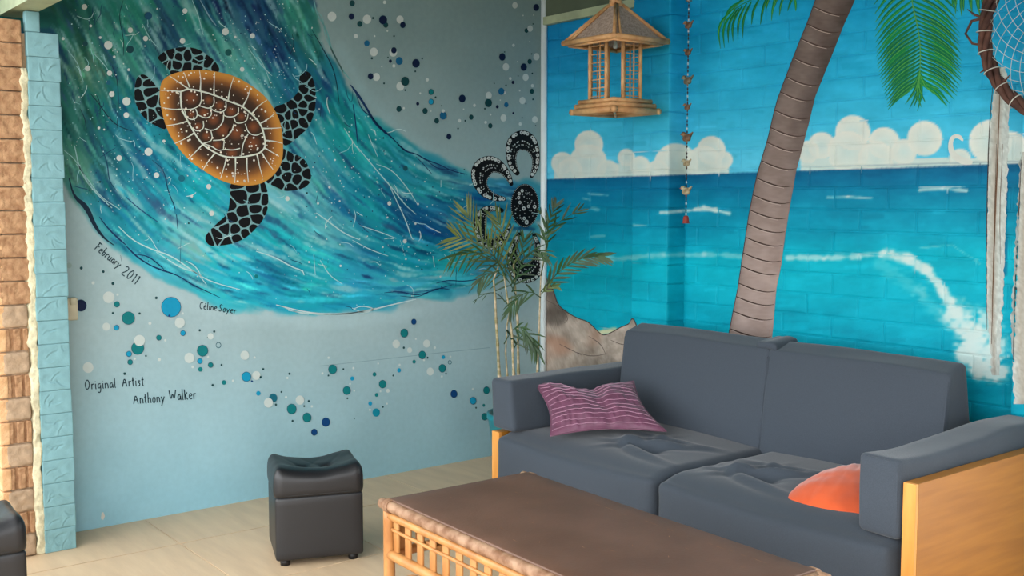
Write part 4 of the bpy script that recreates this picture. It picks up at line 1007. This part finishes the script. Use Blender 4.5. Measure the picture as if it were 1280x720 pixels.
# panels
def panel(x0, x1, ztop, lab):
    y0, y1 = -.955, -.02
    o = rb((x1-x0, y1-y0-.014, ztop-.02), .0015, csub=1).build('side_panel', M['oak'], sofa, False); at(o, (x0+x1)/2, (y0+y1)/2+.007, .02+(ztop-.02)/2-.0)
    tag(o, lab)
    e = rb((x1-x0, .014, ztop-.02), .002, csub=1).build('edge_band', M['oakedge'], o, False); e.location = (0, -(y1-y0)/2, 0); tag(e, 'pale front edge band')
    for yy_ in (-.38, .38):
        f_ = MB().lathe([(0, 0), (.018, 0), (.018, .02), (0, .02)], 14).build('foot', M['rubber'], o); f_.location = (0, yy_, -(ztop-.02)/2-.02)
panel(2.728, 2.768, .534, 'right honey wood side panel'); panel(.805, .855, .352, 'left honey wood side panel')
o = rb((1.86, .03, .36), .003, csub=1).build('back_board', M['oak'], sofa, False); at(o, 1.78, -.06, .36)

# purple cushion
pil = empty('cushion', (1.3, -.70, .37)); tag(pil, 'purple striped rectangular cushion leaning on the left arm of the sofa', 'cushion')
def quad(u, v, c): 
    a, b, c_, d = c; return tuple(a[k]*(1-u)*(1-v)+b[k]*u*(1-v)+c_[k]*u*v+d[k]*(1-u)*v for k in range(3))
Pc = [on(688,557,1,-.93), on(833,543,1,-.60), on(792,480,1,-.47), on(667,481,1,-.80)]
Pc[0][2] = max(Pc[0][2], .375)
Pc = [np.array(p)+np.array((0, 0, .012)) for p in Pc]
Pv = [Vector(p) for p in Pc]
nrm = ((Pv[1]-Pv[0]).cross(Pv[3]-Pv[0])).normalized()
if nrm.y > 0: nrm = -nrm
def pillow(corners, nrm, thick, nu, nv, pinch=None, wr=.004, sag=0, bow=1.0):
    V = []; Fc = []
    for side in (1, -1):
        for j in range(nv+1):
            for i in range(nu+1):
                u, v = i/nu, j/nv
                # edges bow inward
                uu = u+(.5-u)*.10*bow*math.sin(math.pi*v)*abs(2*u-1); vv = v+(.5-v)*.14*bow*math.sin(math.pi*u)*abs(2*v-1)
                p = Vector(quad(uu, vv, corners)); h = thick*(max(0, 16*u*(1-u)*v*(1-v))**.55)
                if pinch: h *= 1-pinch*math.exp(-((u-.56)/.05)**2)*(.4+.6*abs(v-.2)) ; p.z -= sag*math.exp(-((u-.5)/.16)**2)*v
                h += wr*mnoise.noise(Vector((u*9, v*6, side)))*min(1, h*60)+(wr*.6*mnoise.noise(Vector((u*34, v*5, side*2)))*min(1, h*60))
                V.append(p+nrm*h*(1 if side > 0 else -.6)); 
    n_ = (nu+1)*(nv+1)
    for s_ in (0, 1):
        for j in range(nv):
            for i in range(nu):
                a = s_*n_+j*(nu+1)+i; f = (a, a+1, a+nu+2, a+nu+1); Fc.append(f if s_ == 0 else f[::-1])
    return V, Fc
V, Fc = pillow([tuple(p) for p in Pv], nrm, .052, 60, 36, .45, .009, .026, 1.3)
inv = Vector(pil.location)
o = mesh('cushion_cover', [v-inv for v in V], Fc, M['purple'], pil)
NU = 60
def surf(u, v):
    i = min(u*NU, NU-.001); j = min(v*36, 35.999); ii, jj = int(i), int(j); fu, fv = i-ii, j-jj
    g = lambda a, b: V[b*(NU+1)+a]
    return g(ii, jj)*(1-fu)*(1-fv)+g(ii+1, jj)*fu*(1-fv)+g(ii, jj+1)*(1-fu)*fv+g(ii+1, jj+1)*fu*fv
for k in range(11):
    v = .07+.086*k; st = MB()
    st.tube([surf(u, v+.012*math.sin(u*9+k))+nrm*.0012-inv for u in np.linspace(.015, .985, 46)], .0017, 5, flat=1)
    st.build('stripe', M['stripe'], pil)
st = MB(); st.tube([surf(u, 0.0)-inv for u in np.linspace(0, 1, 30)]+[surf(1, v)-inv for v in np.linspace(.03, 1, 20)]+[surf(u, 1)-inv for u in np.linspace(.97, 0, 30)]+[surf(0, v)-inv for v in np.linspace(.97, 0, 20)], .0032, 6)
st.build('piping', M['purple'], pil)
# orange cushion
og = empty('cushion', (2.42, -.66, .37)); tag(og, 'plain orange velvet cushion tucked behind the right arm of the sofa', 'cushion')
Po = [Vector(p) for p in (on(979,634,1,-.86), on(1100,648,1,-.80), on(1106,588,1,-.50), on(1035,594,1,-.58))]
Po[0].z = max(Po[0].z, .355)
no = ((Po[1]-Po[0]).cross(Po[3]-Po[0])).normalized(); no = -no if no.y > 0 else no
V2, F2 = pillow([tuple(p) for p in Po], no, .06, 36, 30, None, .004, 0, -1.6)
mesh('cushion_cover', [v-Vector(og.location) for v in V2], F2, M['orange'], og)

# ================================================================== ottomans
def ottoman(loc, rz, lab):
    t = empty('ottoman', loc, rz); tag(t, lab, 'ottoman', None)
    w, d = .318, .292
    def wb(p): return (p.x*(1+.012*math.cos(p.z*9)), p.y, p.z)
    o = rb((d, w, .235), .012, (10, 10, 10), wb, 3).build('body', M['leather'], t); o.location = (0, 0, .140)
    bt = [(.0, -.042), (.0, .042)]
    def wl(p):
        x, y, z = p
        if z > 0:
            tp = z/.05
            z += .020*tp*math.cos(x/(d*.5)*1.2)*0+tp*.034*(abs(y)/(w/2))**1.6-.010*tp
            z += tp*.012*math.exp(-((x-.09)/.05)**2)*math.cos(y/(w/2)*1.2)
            for bx, by in bt:
                r_ = math.hypot(x-bx, y-by); z -= tp*.018*math.exp(-(r_/.02)**2)+tp*.008*math.exp(-(r_/.06)**2)
                for an in (.6, 2.5, 3.8, 5.6):
                    u = (x-bx)*math.cos(an)+(y-by)*math.sin(an); v = -(x-bx)*math.sin(an)+(y-by)*math.cos(an)
                    if u > 0: z -= tp*.005*math.exp(-(v/.007)**2)*math.exp(-u/.06)
            z += nz((x, y, 0), 14, 2)*.004*tp
        bul = 1+.03*math.cos(z/.05*1.2)
        return (x*bul, y*bul, z)
    o = rb((d*1.0, w*1.0, .10), .028, (34, 40, 4), wl, 5).build('lid', M['leather'], t); o.location = (0, 0, .292)
    s_ = MB(); hx, hy = d*.5, w*.5
    s_.tube([(hx*math.copysign(abs(math.cos(a))**.16, math.cos(a)), hy*math.copysign(abs(math.sin(a))**.16, math.sin(a)), .262) for a in np.linspace(0, 2*math.pi, 65)], .003, 6, caps=False)
    s_.build('seam', M['rubber'], t)
    for bx, by in bt:
        b_ = MB().lathe([(0, .005), (.006, .004), (.009, 0), (.009, -.006)], 12).build('button', M['leather'], t); b_.location = (bx, by, .322)
    for sx in (-1, 1):
        for sy in (-1, 1):
            f_ = MB().lathe([(0, 0), (.017, 0), (.019, .024), (0, .024)], 14).build('foot', M['rubber'], t); f_.location = (sx*(d/2-.035), sy*(w/2-.035), 0)
    return t
# centre from front corners
ottoman((.944-.937*.146, -1.842+.353*.146, 0), math.atan2(-.112, .297), 'black vinyl cube ottoman with a buttoned top in front of the turtle mural')
ottoman((.79, -2.99, 0), R_(-4), 'black vinyl cube ottoman cut off by the left edge beside the brick pier')

# ================================================================== coffee table
tb = empty('coffee_table', (2.30, -1.79, 0), R_(-1.8)); tag(tb, 'low cane coffee table with a worn dark brown top', 'coffee table')
TLn, TW, TZ = 1.165, .545, .45
o = rb((TLn-.03, TW-.03, .014), .004, (20, 10, 1), lambda p: (p.x, p.y, p.z+nz(p, 6, 3)*.0012)).build('table_top', M['tabletop'], tb); o.location = (0, 0, TZ-.004)
# scuffs as thin worn flecks pressed in the top
hx, hy = TLn/2-.012, TW/2-.012
def pole(pts, r, name, m, worn=0, parent=tb):
    P = [Vector(p) for p in pts]; Q = []
    for a, b in zip(P[:-1], P[1:]):
        k = max(2, int((b-a).length/.03)); Q += [a.lerp(b, i/k) for i in range(k)]
    Q.append(P[-1]); rr_ = [r*(1+worn*mnoise.noise(Vector((q.x*20, q.y*20, 1)))+.05*math.exp(-(((q.x+q.y*1.3) % .21)/.008)**2)) for q in Q]
    m_ = MB(); m_.tube(Q, rr_, 12); return m_.build(name, m, parent)
zt = TZ-.018
for sy in (-1, 1): pole([(-hx-.028, sy*hy, zt), (hx+.028, sy*hy, zt)], .0165, 'edge_pole', M['caneworn'], .04)
for sx in (-1, 1): pole([(sx*hx, -hy-.0, zt+.001), (sx*hx, hy, zt+.001)], .0145, 'edge_pole', M['caneworn'], .04)
for sx in (-1, 1):
    for sy in (-1, 1):
        pole([(sx*(hx-.004), sy*(hy-.004), .002), (sx*(hx-.004), sy*(hy-.004), zt-.012)], .017, 'leg', M['cane'])
        w_ = MB()
        for k in range(4): w_.tube([(sx*(hx-.002)+(.0185)*math.cos(a), sy*hy+.0*k, zt+.0185*math.sin(a)) if False else (sx*(hx-.006)+.006*k*-sx, sy*hy+.0182*math.cos(a), zt+.0182*math.sin(a)) for a in np.linspace(0, 2*math.pi, 14)], .0028, 6)
        w_.build('binding', M['caneworn'], tb)
zm, zl = .362, .285
for sy in (-1, 1):
    y_ = sy*(hy-.004)
    pole([(-hx+.01, y_, zt-.030), (hx-.01, y_, zt-.030)], .0125, 'rail', M['cane'])
    pole([(-hx+.01, y_, zm), (hx-.01, y_, zm)], .0052, 'thin_rail', M['cane'])
    pole([(-hx+.01, y_, zl), (hx-.01, y_, zl)], .015, 'rail', M['cane'])
    ns = 17
    for k in range(ns):
        x_ = -hx+.038+k*(2*hx-.076)/(ns-1)
        o = rb((.030, .007, zt-.035-zl), .002, csub=1).build('slat', M['cane'], tb); o.location = (x_, y_-sy*.006, (zt-.035+zl)/2)
    for cxx in (-hx+.17, hx-.17, 0):
        a_ = .135; pole([(cxx+a_*math.cos(t_)*(1.0), y_, .02+(.235)*math.sin(t_)**.6) for t_ in np.linspace(.02, math.pi-.02, 18)], .009, 'arch', M['cane'])
for sx in (-1, 1):
    x_ = sx*(hx-.004)
    pole([(x_, -hy+.01, zt-.030), (x_, hy-.01, zt-.030)], .0125, 'rail', M['cane'])
    pole([(x_, -hy+.01, zm), (x_, hy-.01, zm)], .0052, 'thin_rail', M['cane'])
    pole([(x_, -hy+.01, zl), (x_, hy-.01, zl)], .015, 'rail', M['cane'])
    for k in range(8):
        o = rb((.007, .030, zt-.035-zl), .002, csub=1).build('slat', M['cane'], tb); o.location = (x_-sx*.006, -hy+.045+k*(2*hy-.09)/7, (zt-.035+zl)/2)
pole([(-hx+.03, 0, .395), (hx-.03, 0, .395)], .018, 'brace', M['cane'])
o = rb((.06, 2*hy-.03, .02), .004).build('cross_bar', M['cane'], tb); o.location = (-hx+.22, 0, .36)
sc = MB()
for i in range(34):
    x_, y_ = (rs.uniform(-.5, .5), rs.uniform(-.2, .22)) if i < 20 else (rs.uniform(-.2, .5), .19+rs.uniform(-.004, .004))
    a_ = rs.choice([-.1, 2.4, .3]) if i < 20 else 0; l = rs.uniform(.002, .012) if i < 20 else rs.uniform(.004, .02); w = .0012
    c_, s__ = math.cos(a_), math.sin(a_); z_ = TZ+.0042
    sc.add([(x_-c_*l-s__*w, y_-s__*l+c_*w, z_), (x_-c_*l+s__*w, y_-s__*l-c_*w, z_), (x_+c_*l+s__*w*.3, y_+s__*l-c_*w*.3, z_), (x_+c_*l-s__*w*.3, y_+s__*l+c_*w*.3, z_)], [(0, 1, 2, 3)])
o = sc.build('scuff_marks', M['caneworn'], tb, False); o['kind'] = 'stuff'; o['label'] = 'pale scuffs on the brown top'

# ================================================================== bamboo lantern
Lx, Ly = .905, -.35
ln = empty('bamboo_lantern', (Lx, Ly, 1.69)); tag(ln, 'hanging bamboo lantern with a hipped roof and ladder sides', 'lantern')
def lp(pts, r, name='bar', m='bamboo', n=9):
    return MB().tube(pts, r, n).build(name, M[m], ln)
ez, az = .318, .475; e = .158
cs4 = [(-1, -1), (1, -1), (1, 1), (-1, 1)]
for i in range(4):
    a, b = cs4[i], cs4[(i+1) % 4]
    # roof panel with thickness
    m_ = MB(); t_ = .022
    lo = [Vector((a[0]*e*.97, a[1]*e*.97, ez)), Vector((b[0]*e*.97, b[1]*e*.97, ez))]; hi = [Vector((b[0]*t_, b[1]*t_, az)), Vector((a[0]*t_, a[1]*t_, az))]
    P = lo+hi; dn = Vector((0, 0, -.005)); m_.add(P+[p+dn for p in P], [(0,1,2,3),(7,6,5,4),(0,4,5,1),(1,5,6,2),(2,6,7,3),(3,7,4,0)])
    m_.build('roof_panel', M['weave'], ln, False)
    ex = 1.06
    mx_ = Vector(((a[0]+b[0])/2, (a[1]+b[1])/2, 0)); dr = Vector((b[0]-a[0], b[1]-a[1], 0))*.5
    lp([mx_*e+(-dr)*e*ex+Vector((0, 0, ez)), mx_*e+dr*e*ex+Vector((0, 0, ez))], .0115, 'eave_pole')
    lp([mx_*e*.90+(-dr)*e*.92+Vector((0, 0, ez-.012)), mx_*e*.90+dr*e*.92+Vector((0, 0, ez-.012))], .007, 'eave_pole')
    lp([(a[0]*e, a[1]*e, ez+.004), (a[0]*.02, a[1]*.02, az+.004)], .008, 'hip_rib')
    lp([(a[0]*e-(a[0]-b[0])*.018, a[1]*e-(a[1]-b[1])*.018, ez+.006), (a[0]*.02-(a[0]-b[0])*.006, a[1]*.02-(a[1]-b[1])*.006, az+.008)], .005, 'hip_rib')
    # posts: two per corner direction
    pz0, pz1 = .058, ez
    q_, T_ = .102, .052
    mid = mx_*q_; d1 = dr.normalized()
    for s_, r_ in ((-T_, .0085), (T_, .0085), (.012, .0036)):
        lp([mid+d1*s_+Vector((0, 0, pz0)), mid+d1*s_+Vector((0, 0, pz1))], r_, 'post')
    for k in range(7):
        z_ = pz0+.022+k*.036; lp([mid+d1*-T_+Vector((0, 0, z_)), mid+d1*T_+Vector((0, 0, z_))], .0024, 'rung', n=6)
    # base tiers
    for sc_, z_, r_, ex in ((.108, .060, .010, 1.06), (.118, .040, .011, 1.08), (.130, .017, .0135, 1.10)):
        lp([mx_*sc_-dr*sc_*ex+Vector((0, 0, z_)), mx_*sc_+dr*sc_*ex+Vector((0, 0, z_))], r_, 'base_pole')
    lp([mx_*0+Vector((0, 0, .012)), Vector((a[0]*.125, a[1]*.125, .010))], .006, 'base_pole')
o = rb((.22, .22, .006), .002, csub=1).build('base_mat', M['weave'], ln, False); o.location = (0, 0, .058)
o = MB().lathe([(0, 0), (.026, 0), (.030, .02), (.024, .05), (.012, .085), (0, .09)], 14).build('finial', M['bamboo'], ln); o.location = (0, 0, az-.006)
lp([(0, 0, az+.08), (0, 0, 2.568-1.69)], .0025, 'cord', 'string', 6)
o = MB().lathe([(0, -.03), (.012, -.028), (.016, -.012), (.012, .004), (.010, .03), (0, .03)], 12).build('bulb', M['palebead'], ln); o.location = (.015, -.015, ez-.012); o.scale = (.7, .7, .6)
lp([(.02, -.02, ez), (.0, .0, az-.02)], .003, 'wire', 'string', 6)

# ================================================================== string of ceramic charms
cy_ = -.13
top_ = on(862.5, 0, 1, cy_); bot_ = on(856, 279, 1, cy_)
chx = (top_[0]+bot_[0])/2
ch = empty('charm_string', (chx, cy_, bot_[2])); tag(ch, 'long beaded string of small ceramic birds hanging by the sky mural', 'ornament')
Lz = 2.568-bot_[2]
MB().tube([(0, 0, .012), (0, 0, Lz)], .0012, 5).build('cord', M['darkbead'], ch)
z_ = .04; k = 0
while z_ < Lz-.02:
    if k < 140:
        o = MB().lathe([(0, -.006), (.0030, -.0045), (.0034, 0), (.0030, .0045), (0, .006)], 6).build('bead', M['darkbead'] if k % 3 else M['palebead'], ch); o.location = (0, 0, z_)
    z_ += .0155; k += 1
def zof(py): return on(859, py, 1, cy_)[2]-bot_[2]
def bird(z, m, s, beak='charmred', up=0):
    t = mesh('charm', [(0, 0, 0)], [], M[m], ch)
    V, Fc = rbox((.040*s, .022*s, .030*s), .011*s, (3, 2, 2), lambda p: (p.x+(.004*s if p.z > 0 else 0), p.y*(1-.25*abs(p.x)/(.02*s)), p.z), 3)
    mb = MB(); mb.add(V, Fc)
    V, Fc = rbox((.020*s, .017*s, .018*s), .008*s, (2, 2, 2), None, 3); mb.add([Vector(v)+Vector((-.017*s, 0, .014*s)) for v in V], Fc)
    t.data.clear_geometry(); t.data.from_pydata([tuple(v) for v in mb.V], [], mb.F); t.data.update(); t.data.shade_smooth()
    t.location = (0, -.002, z)
    MB().tube([(-.026*s, 0, .014*s), (-.036*s, 0, .011*s)], [.004*s, .0008], 6).build('beak', M[beak], t)
    MB().tube([(.016*s, 0, .006*s), (.032*s, 0, .020*s)], [.008*s, .003*s], 6).build('tail', M[m], t)
    MB().tube([(0, 0, -.012*s), (.002, 0, -.022*s)], .003*s, 6).build('leg', M[beak], t)
for py, m, s, bk2 in [(32,'charmbrown',.9,'charmbrown'),(66,'charmbrown',.8,'darkbead'),(101,'charmgrey',1.05,'charmbrown'),(134,'charmbrown',.75,'charmbrown'),(172,'charmbrown',1.1,'charmbrown'),(204,'charmcream',.85,'charmbrown'),(239,'charmcream',1.05,'charmred')]:
    bird(zof(py), m, s, bk2)
o = MB().lathe([(0, .034), (.009, .032), (.013, .022), (.014, .004), (.017, 0), (.014, .001), (0, .004)], 14).build('bell', M['charmred'], ch); o.location = (0, 0, .0)
tag(o, 'small rust red bell at the end')
o = MB().lathe([(0, -.012), (.014, -.008), (.014, .008), (0, .012)], 12).build('clasp', M['metal'], ch); o.location = (0, 0, zof(0))

# ================================================================== vine hoop with woven net
hc_ = (2.79, -.155, 1.885); HR = .305
hp = empty('woven_hoop', hc_); tag(hp, 'twisted brown vine hoop with a white woven net hung over the mural', 'wall hanging')
for s_ in range(4):
    m_ = MB(); pts = []; rad = []
    for k in range(97):
        a = 2*math.pi*k/96; w = a*7+s_*math.pi/2; rr_ = HR+.013*math.cos(w)+.010*mnoise.noise(Vector((a*2, s_*3, 0)))
        pts.append((rr_*math.cos(a), .013*math.sin(w), rr_*math.sin(a))); rad.append((.0105 if s_ < 3 else .008)*(1+.25*mnoise.noise(Vector((a*5, s_, 2)))))
    m_.tube(pts, rad, 8, caps=False); m_.build('vine_strand', M['vine'], hp)
for a, l, d in [(R_(172), .07, (-.9, -.1, .4)), (R_(160), .06, (-.2, -.1, .9)), (R_(200), .05, (-.6, 0, -.8)), (R_(215), .045, (.9, -.2, .3)), (R_(150), .08, (.7, -.2, .9))]:
    p = Vector((HR*math.cos(a), 0, HR*math.sin(a))); d = Vector(d).normalized()
    MB().tube([p, p+d*l*.6, p+d*l+Vector((0, 0, .01))], [.005, .004, .0015], 6).build('twig', M['vine'], hp)
# twig loop on the outer side
MB().tube([(-HR-.0, -.005, .045), (-HR-.045, -.005, .04), (-HR-.066, -.005, .0), (-HR-.04, -.005, -.035), (-HR+.0, -.005, -.045)], [.005, .005, .004, .004, .004], 7).build('twig', M['vine'], hp)
NW = 28
prev = [Vector((HR*.985*math.cos(2*math.pi*k/NW), 0, HR*.985*math.sin(2*math.pi*k/NW))) for k in range(NW)]
for k in range(NW):
    a = 2*math.pi*k/NW
    MB().tube([Vector((HR*math.cos(a)+.026*math.cos(t_)*math.cos(a), .028*math.sin(t_), HR*math.sin(a)+.026*math.cos(t_)*math.sin(a))) for t_ in np.linspace(0, 2*math.pi, 15)], .0018, 5, caps=False).build('binding', M['string'], hp)
net = MB()
for ring in range(9):
    nxt = []
    for k in range(NW):
        a, b = prev[k], prev[(k+1) % NW]; m2 = (a+b)/2*(.955-.008*ring); nxt.append(m2)
        net.tube([a, m2], .0008, 5); net.tube([m2, b], .0008, 5)
    prev = nxt
o = net.build('net', M['string'], hp); tag(o, 'white knotted string net')

# ================================================================== potted palm
pc = Vector((.515, -.55, 0))
pp = empty('potted_palm', pc); tag(pp, 'slender bamboo palm in a teal pot behind the left end of the sofa', 'plant')
prof = [(0, 0), (.115, 0), (.122, .01), (.165, .30), (.172, .31), (.172, .335), (.158, .335), (.152, .30), (0, .295)]
MB().lathe(prof, 32).build('pot', M['teal'], pp); o = MB().lathe([(0, .012), (.08, .008), (.149, 0)], 24).build('soil', M['soil'], pp); o.location = (0, 0, .30)
def D3(px, py, dd=0.0):
    """pixel to a point on the upright plane through the pot that faces the viewer, moved back by dd"""
    nrm2 = FH; d = FW+RT*((px-640)/F)+UP*((360-py)/F)
    t_ = ((pc+Vector((0, 0, 0))-Vector(CAM)).dot(Vector(nrm2))+dd)/float(d @ nrm2)
    return Vector(CAM+d*t_)-pc
def stem(P, dd, r0=.0065):
    pts = [D3(x, y, d_) for (x, y), d_ in zip(P, dd)]; base = pts[0].copy(); 
    start = Vector((max(-.1, min(.1, base.x*.6)), max(-.1, min(.1, base.y*.6)), .305))
    Q = [start]+pts; n_ = len(Q)
    C_ = []
    for a, b in zip(Q[:-1], Q[1:]):
        for k in range(6): C_.append(a.lerp(b, k/6))
    C_.append(Q[-1]); rad = []
    for k, q in enumerate(C_):
        u = k/(len(C_)-1); rad.append(1.3*r0*(1-.6*u)*(1.22 if k % 6 == 0 else 1))
    MB().tube(C_, rad, 8).build('stem', M['stem'], pp)
stem([(624,470),(622,430),(620,400),(619,372),(617,350),(624,330)], [.0, .0, .0, .0, .0, .0])
stem([(642,466),(640,420),(637,390),(633,365),(630,345)], [-.04]*5, .0055)
stem([(648,464),(647,400),(644,360),(642,330)], [.05]*4, .006)
stem([(672,460),(674,410),(675,370),(676,345),(684,300)], [.02]*5, .0045)
stem([(634,468),(632,440),(634,405),(640,370)], [.03]*4, .004)
def frond(P, dd, nl, ll, spread, droop, mt='leaf', w=.0092, tipw=1.0, side=0):
    """a feather leaf: a rachis with pointed leaflets"""
    pts = [D3(x, y, d_) for (x, y), d_ in zip(P, np.linspace(dd[0], dd[1], len(P)))]
    sm = [pts[0]]
    Q = pts
    for _ in range(2):
        R2 = [Q[0]]
        for a, b in zip(Q[:-1], Q[1:]): R2 += [a.lerp(b, .25), a.lerp(b, .75)]
        Q = R2+[Q[-1]]
    n_ = len(Q); fr_ = MB().tube(Q, [.0028*(1-.7*i/n_) for i in range(n_)], 6).build('frond', M[mt], pp)
    lf_ = MB(); view = Vector(FH)
    for i in range(nl):
        t_ = .22+.78*i/(nl-1); f = t_*(n_-1); k = min(int(f), n_-2); p = Q[k].lerp(Q[k+1], f-k); tg = (Q[k+1]-Q[k]).normalized()
        sd = tg.cross(view).normalized()
        for s_ in ((1, -1) if side == 0 else (side,)):
            an = spread*(1-.55*t_)
            d = (tg*math.cos(an)+sd*s_*math.sin(an)+view*rs.uniform(-.35, .35)+Vector((0, 0, -droop))).normalized()
            L_ = ll*(.55+.9*math.sin(math.pi*(.12+.75*t_))*.6)*rs.uniform(.85, 1.1)
            up = d.cross(view).normalized(); ww = w*rs.uniform(.8, 1.1)
            V = []; sg = 5
            for q in range(sg+1):
                u = q/sg; c = p+d*L_*u+Vector((0, 0, -droop*L_*.6*u*u)); hw = ww*.5*(math.sin(math.pi*min(1, .12+u*.88))**.7)
                if q == sg: hw = .0003
                V += [c+up*hw, c+view*-.0012*(1-u), c-up*hw]
            lf_.add(V, [(3*q+a, 3*q+a+1, 3*q+a+4, 3*q+a+3) for q in range(sg) for a in (0, 1)])
    lf_.build('leaflets', M[mt], fr_)
frond([(632,345),(622,325),(608,312),(590,302),(572,296)], (0, -.10), 11, .13, 1.1, .05, 'leafy')
frond([(630,345),(620,322),(605,300),(592,282),(585,268)], (0, .05), 10, .13, .9, -.1, 'leafy')
frond([(634,350),(625,330),(605,316),(585,316),(567,320)], (0, -.15), 9, .10, 1.0, .35, 'leaf')
frond([(640,355),(636,330),(632,306),(628,286),(622,275)], (.03, .1), 9, .12, .8, 0, 'leafy')
frond([(642,360),(650,335),(658,318),(668,312),(680,316)], (0, -.05), 8, .09, .9, .3, 'leaf')
frond([(640,365),(646,345),(650,322),(655,300)], (.03, .12), 8, .10, .8, .1, 'leaf')
frond([(645,370),(636,350),(622,340),(608,342),(600,350)], (0, .03), 8, .09, .9, .4, 'leaf')
frond([(676,345),(682,318),(686,300),(680,282),(676,268)], (0, .02), 2, .05, .6, 0, 'leaf')
frond([(683,310),(684,300),(690,285),(703,274),(722,264)], (0, .08), 6, .08, .75, -.05, 'leaf', .010)
frond([(683,308),(680,296),(684,282),(690,268),(694,258)], (0, .02), 8, .07, .8, .1, 'leaf', .011)
frond([(676,365),(690,348),(708,332),(728,322),(750,320)], (0, -.12), 12, .10, .62, .15, 'leaf', .0125)
frond([(676,372),(664,364),(652,368),(644,376),(638,386)], (0, -.05), 7, .085, .8, .3, 'leaf', .010)
frond([(676,368),(684,360),(690,357),(694,357)], (0, -.05), 5, .05, .6, .1, 'leafy', .008)
frond([(640,440),(648,425),(655,416),(662,420),(670,436)], (-.02, -.05), 8, .085, .9, .45, 'leaf', .012)
frond([(630,430),(640,412),(650,408),(656,412),(660,425)], (-.02, -.08), 6, .07, .9, .4, 'leaf', .010)
frond([(634,380),(622,366),(608,366),(596,374)], (0, .05), 3, .04, .6, .2, 'leaf', .004)
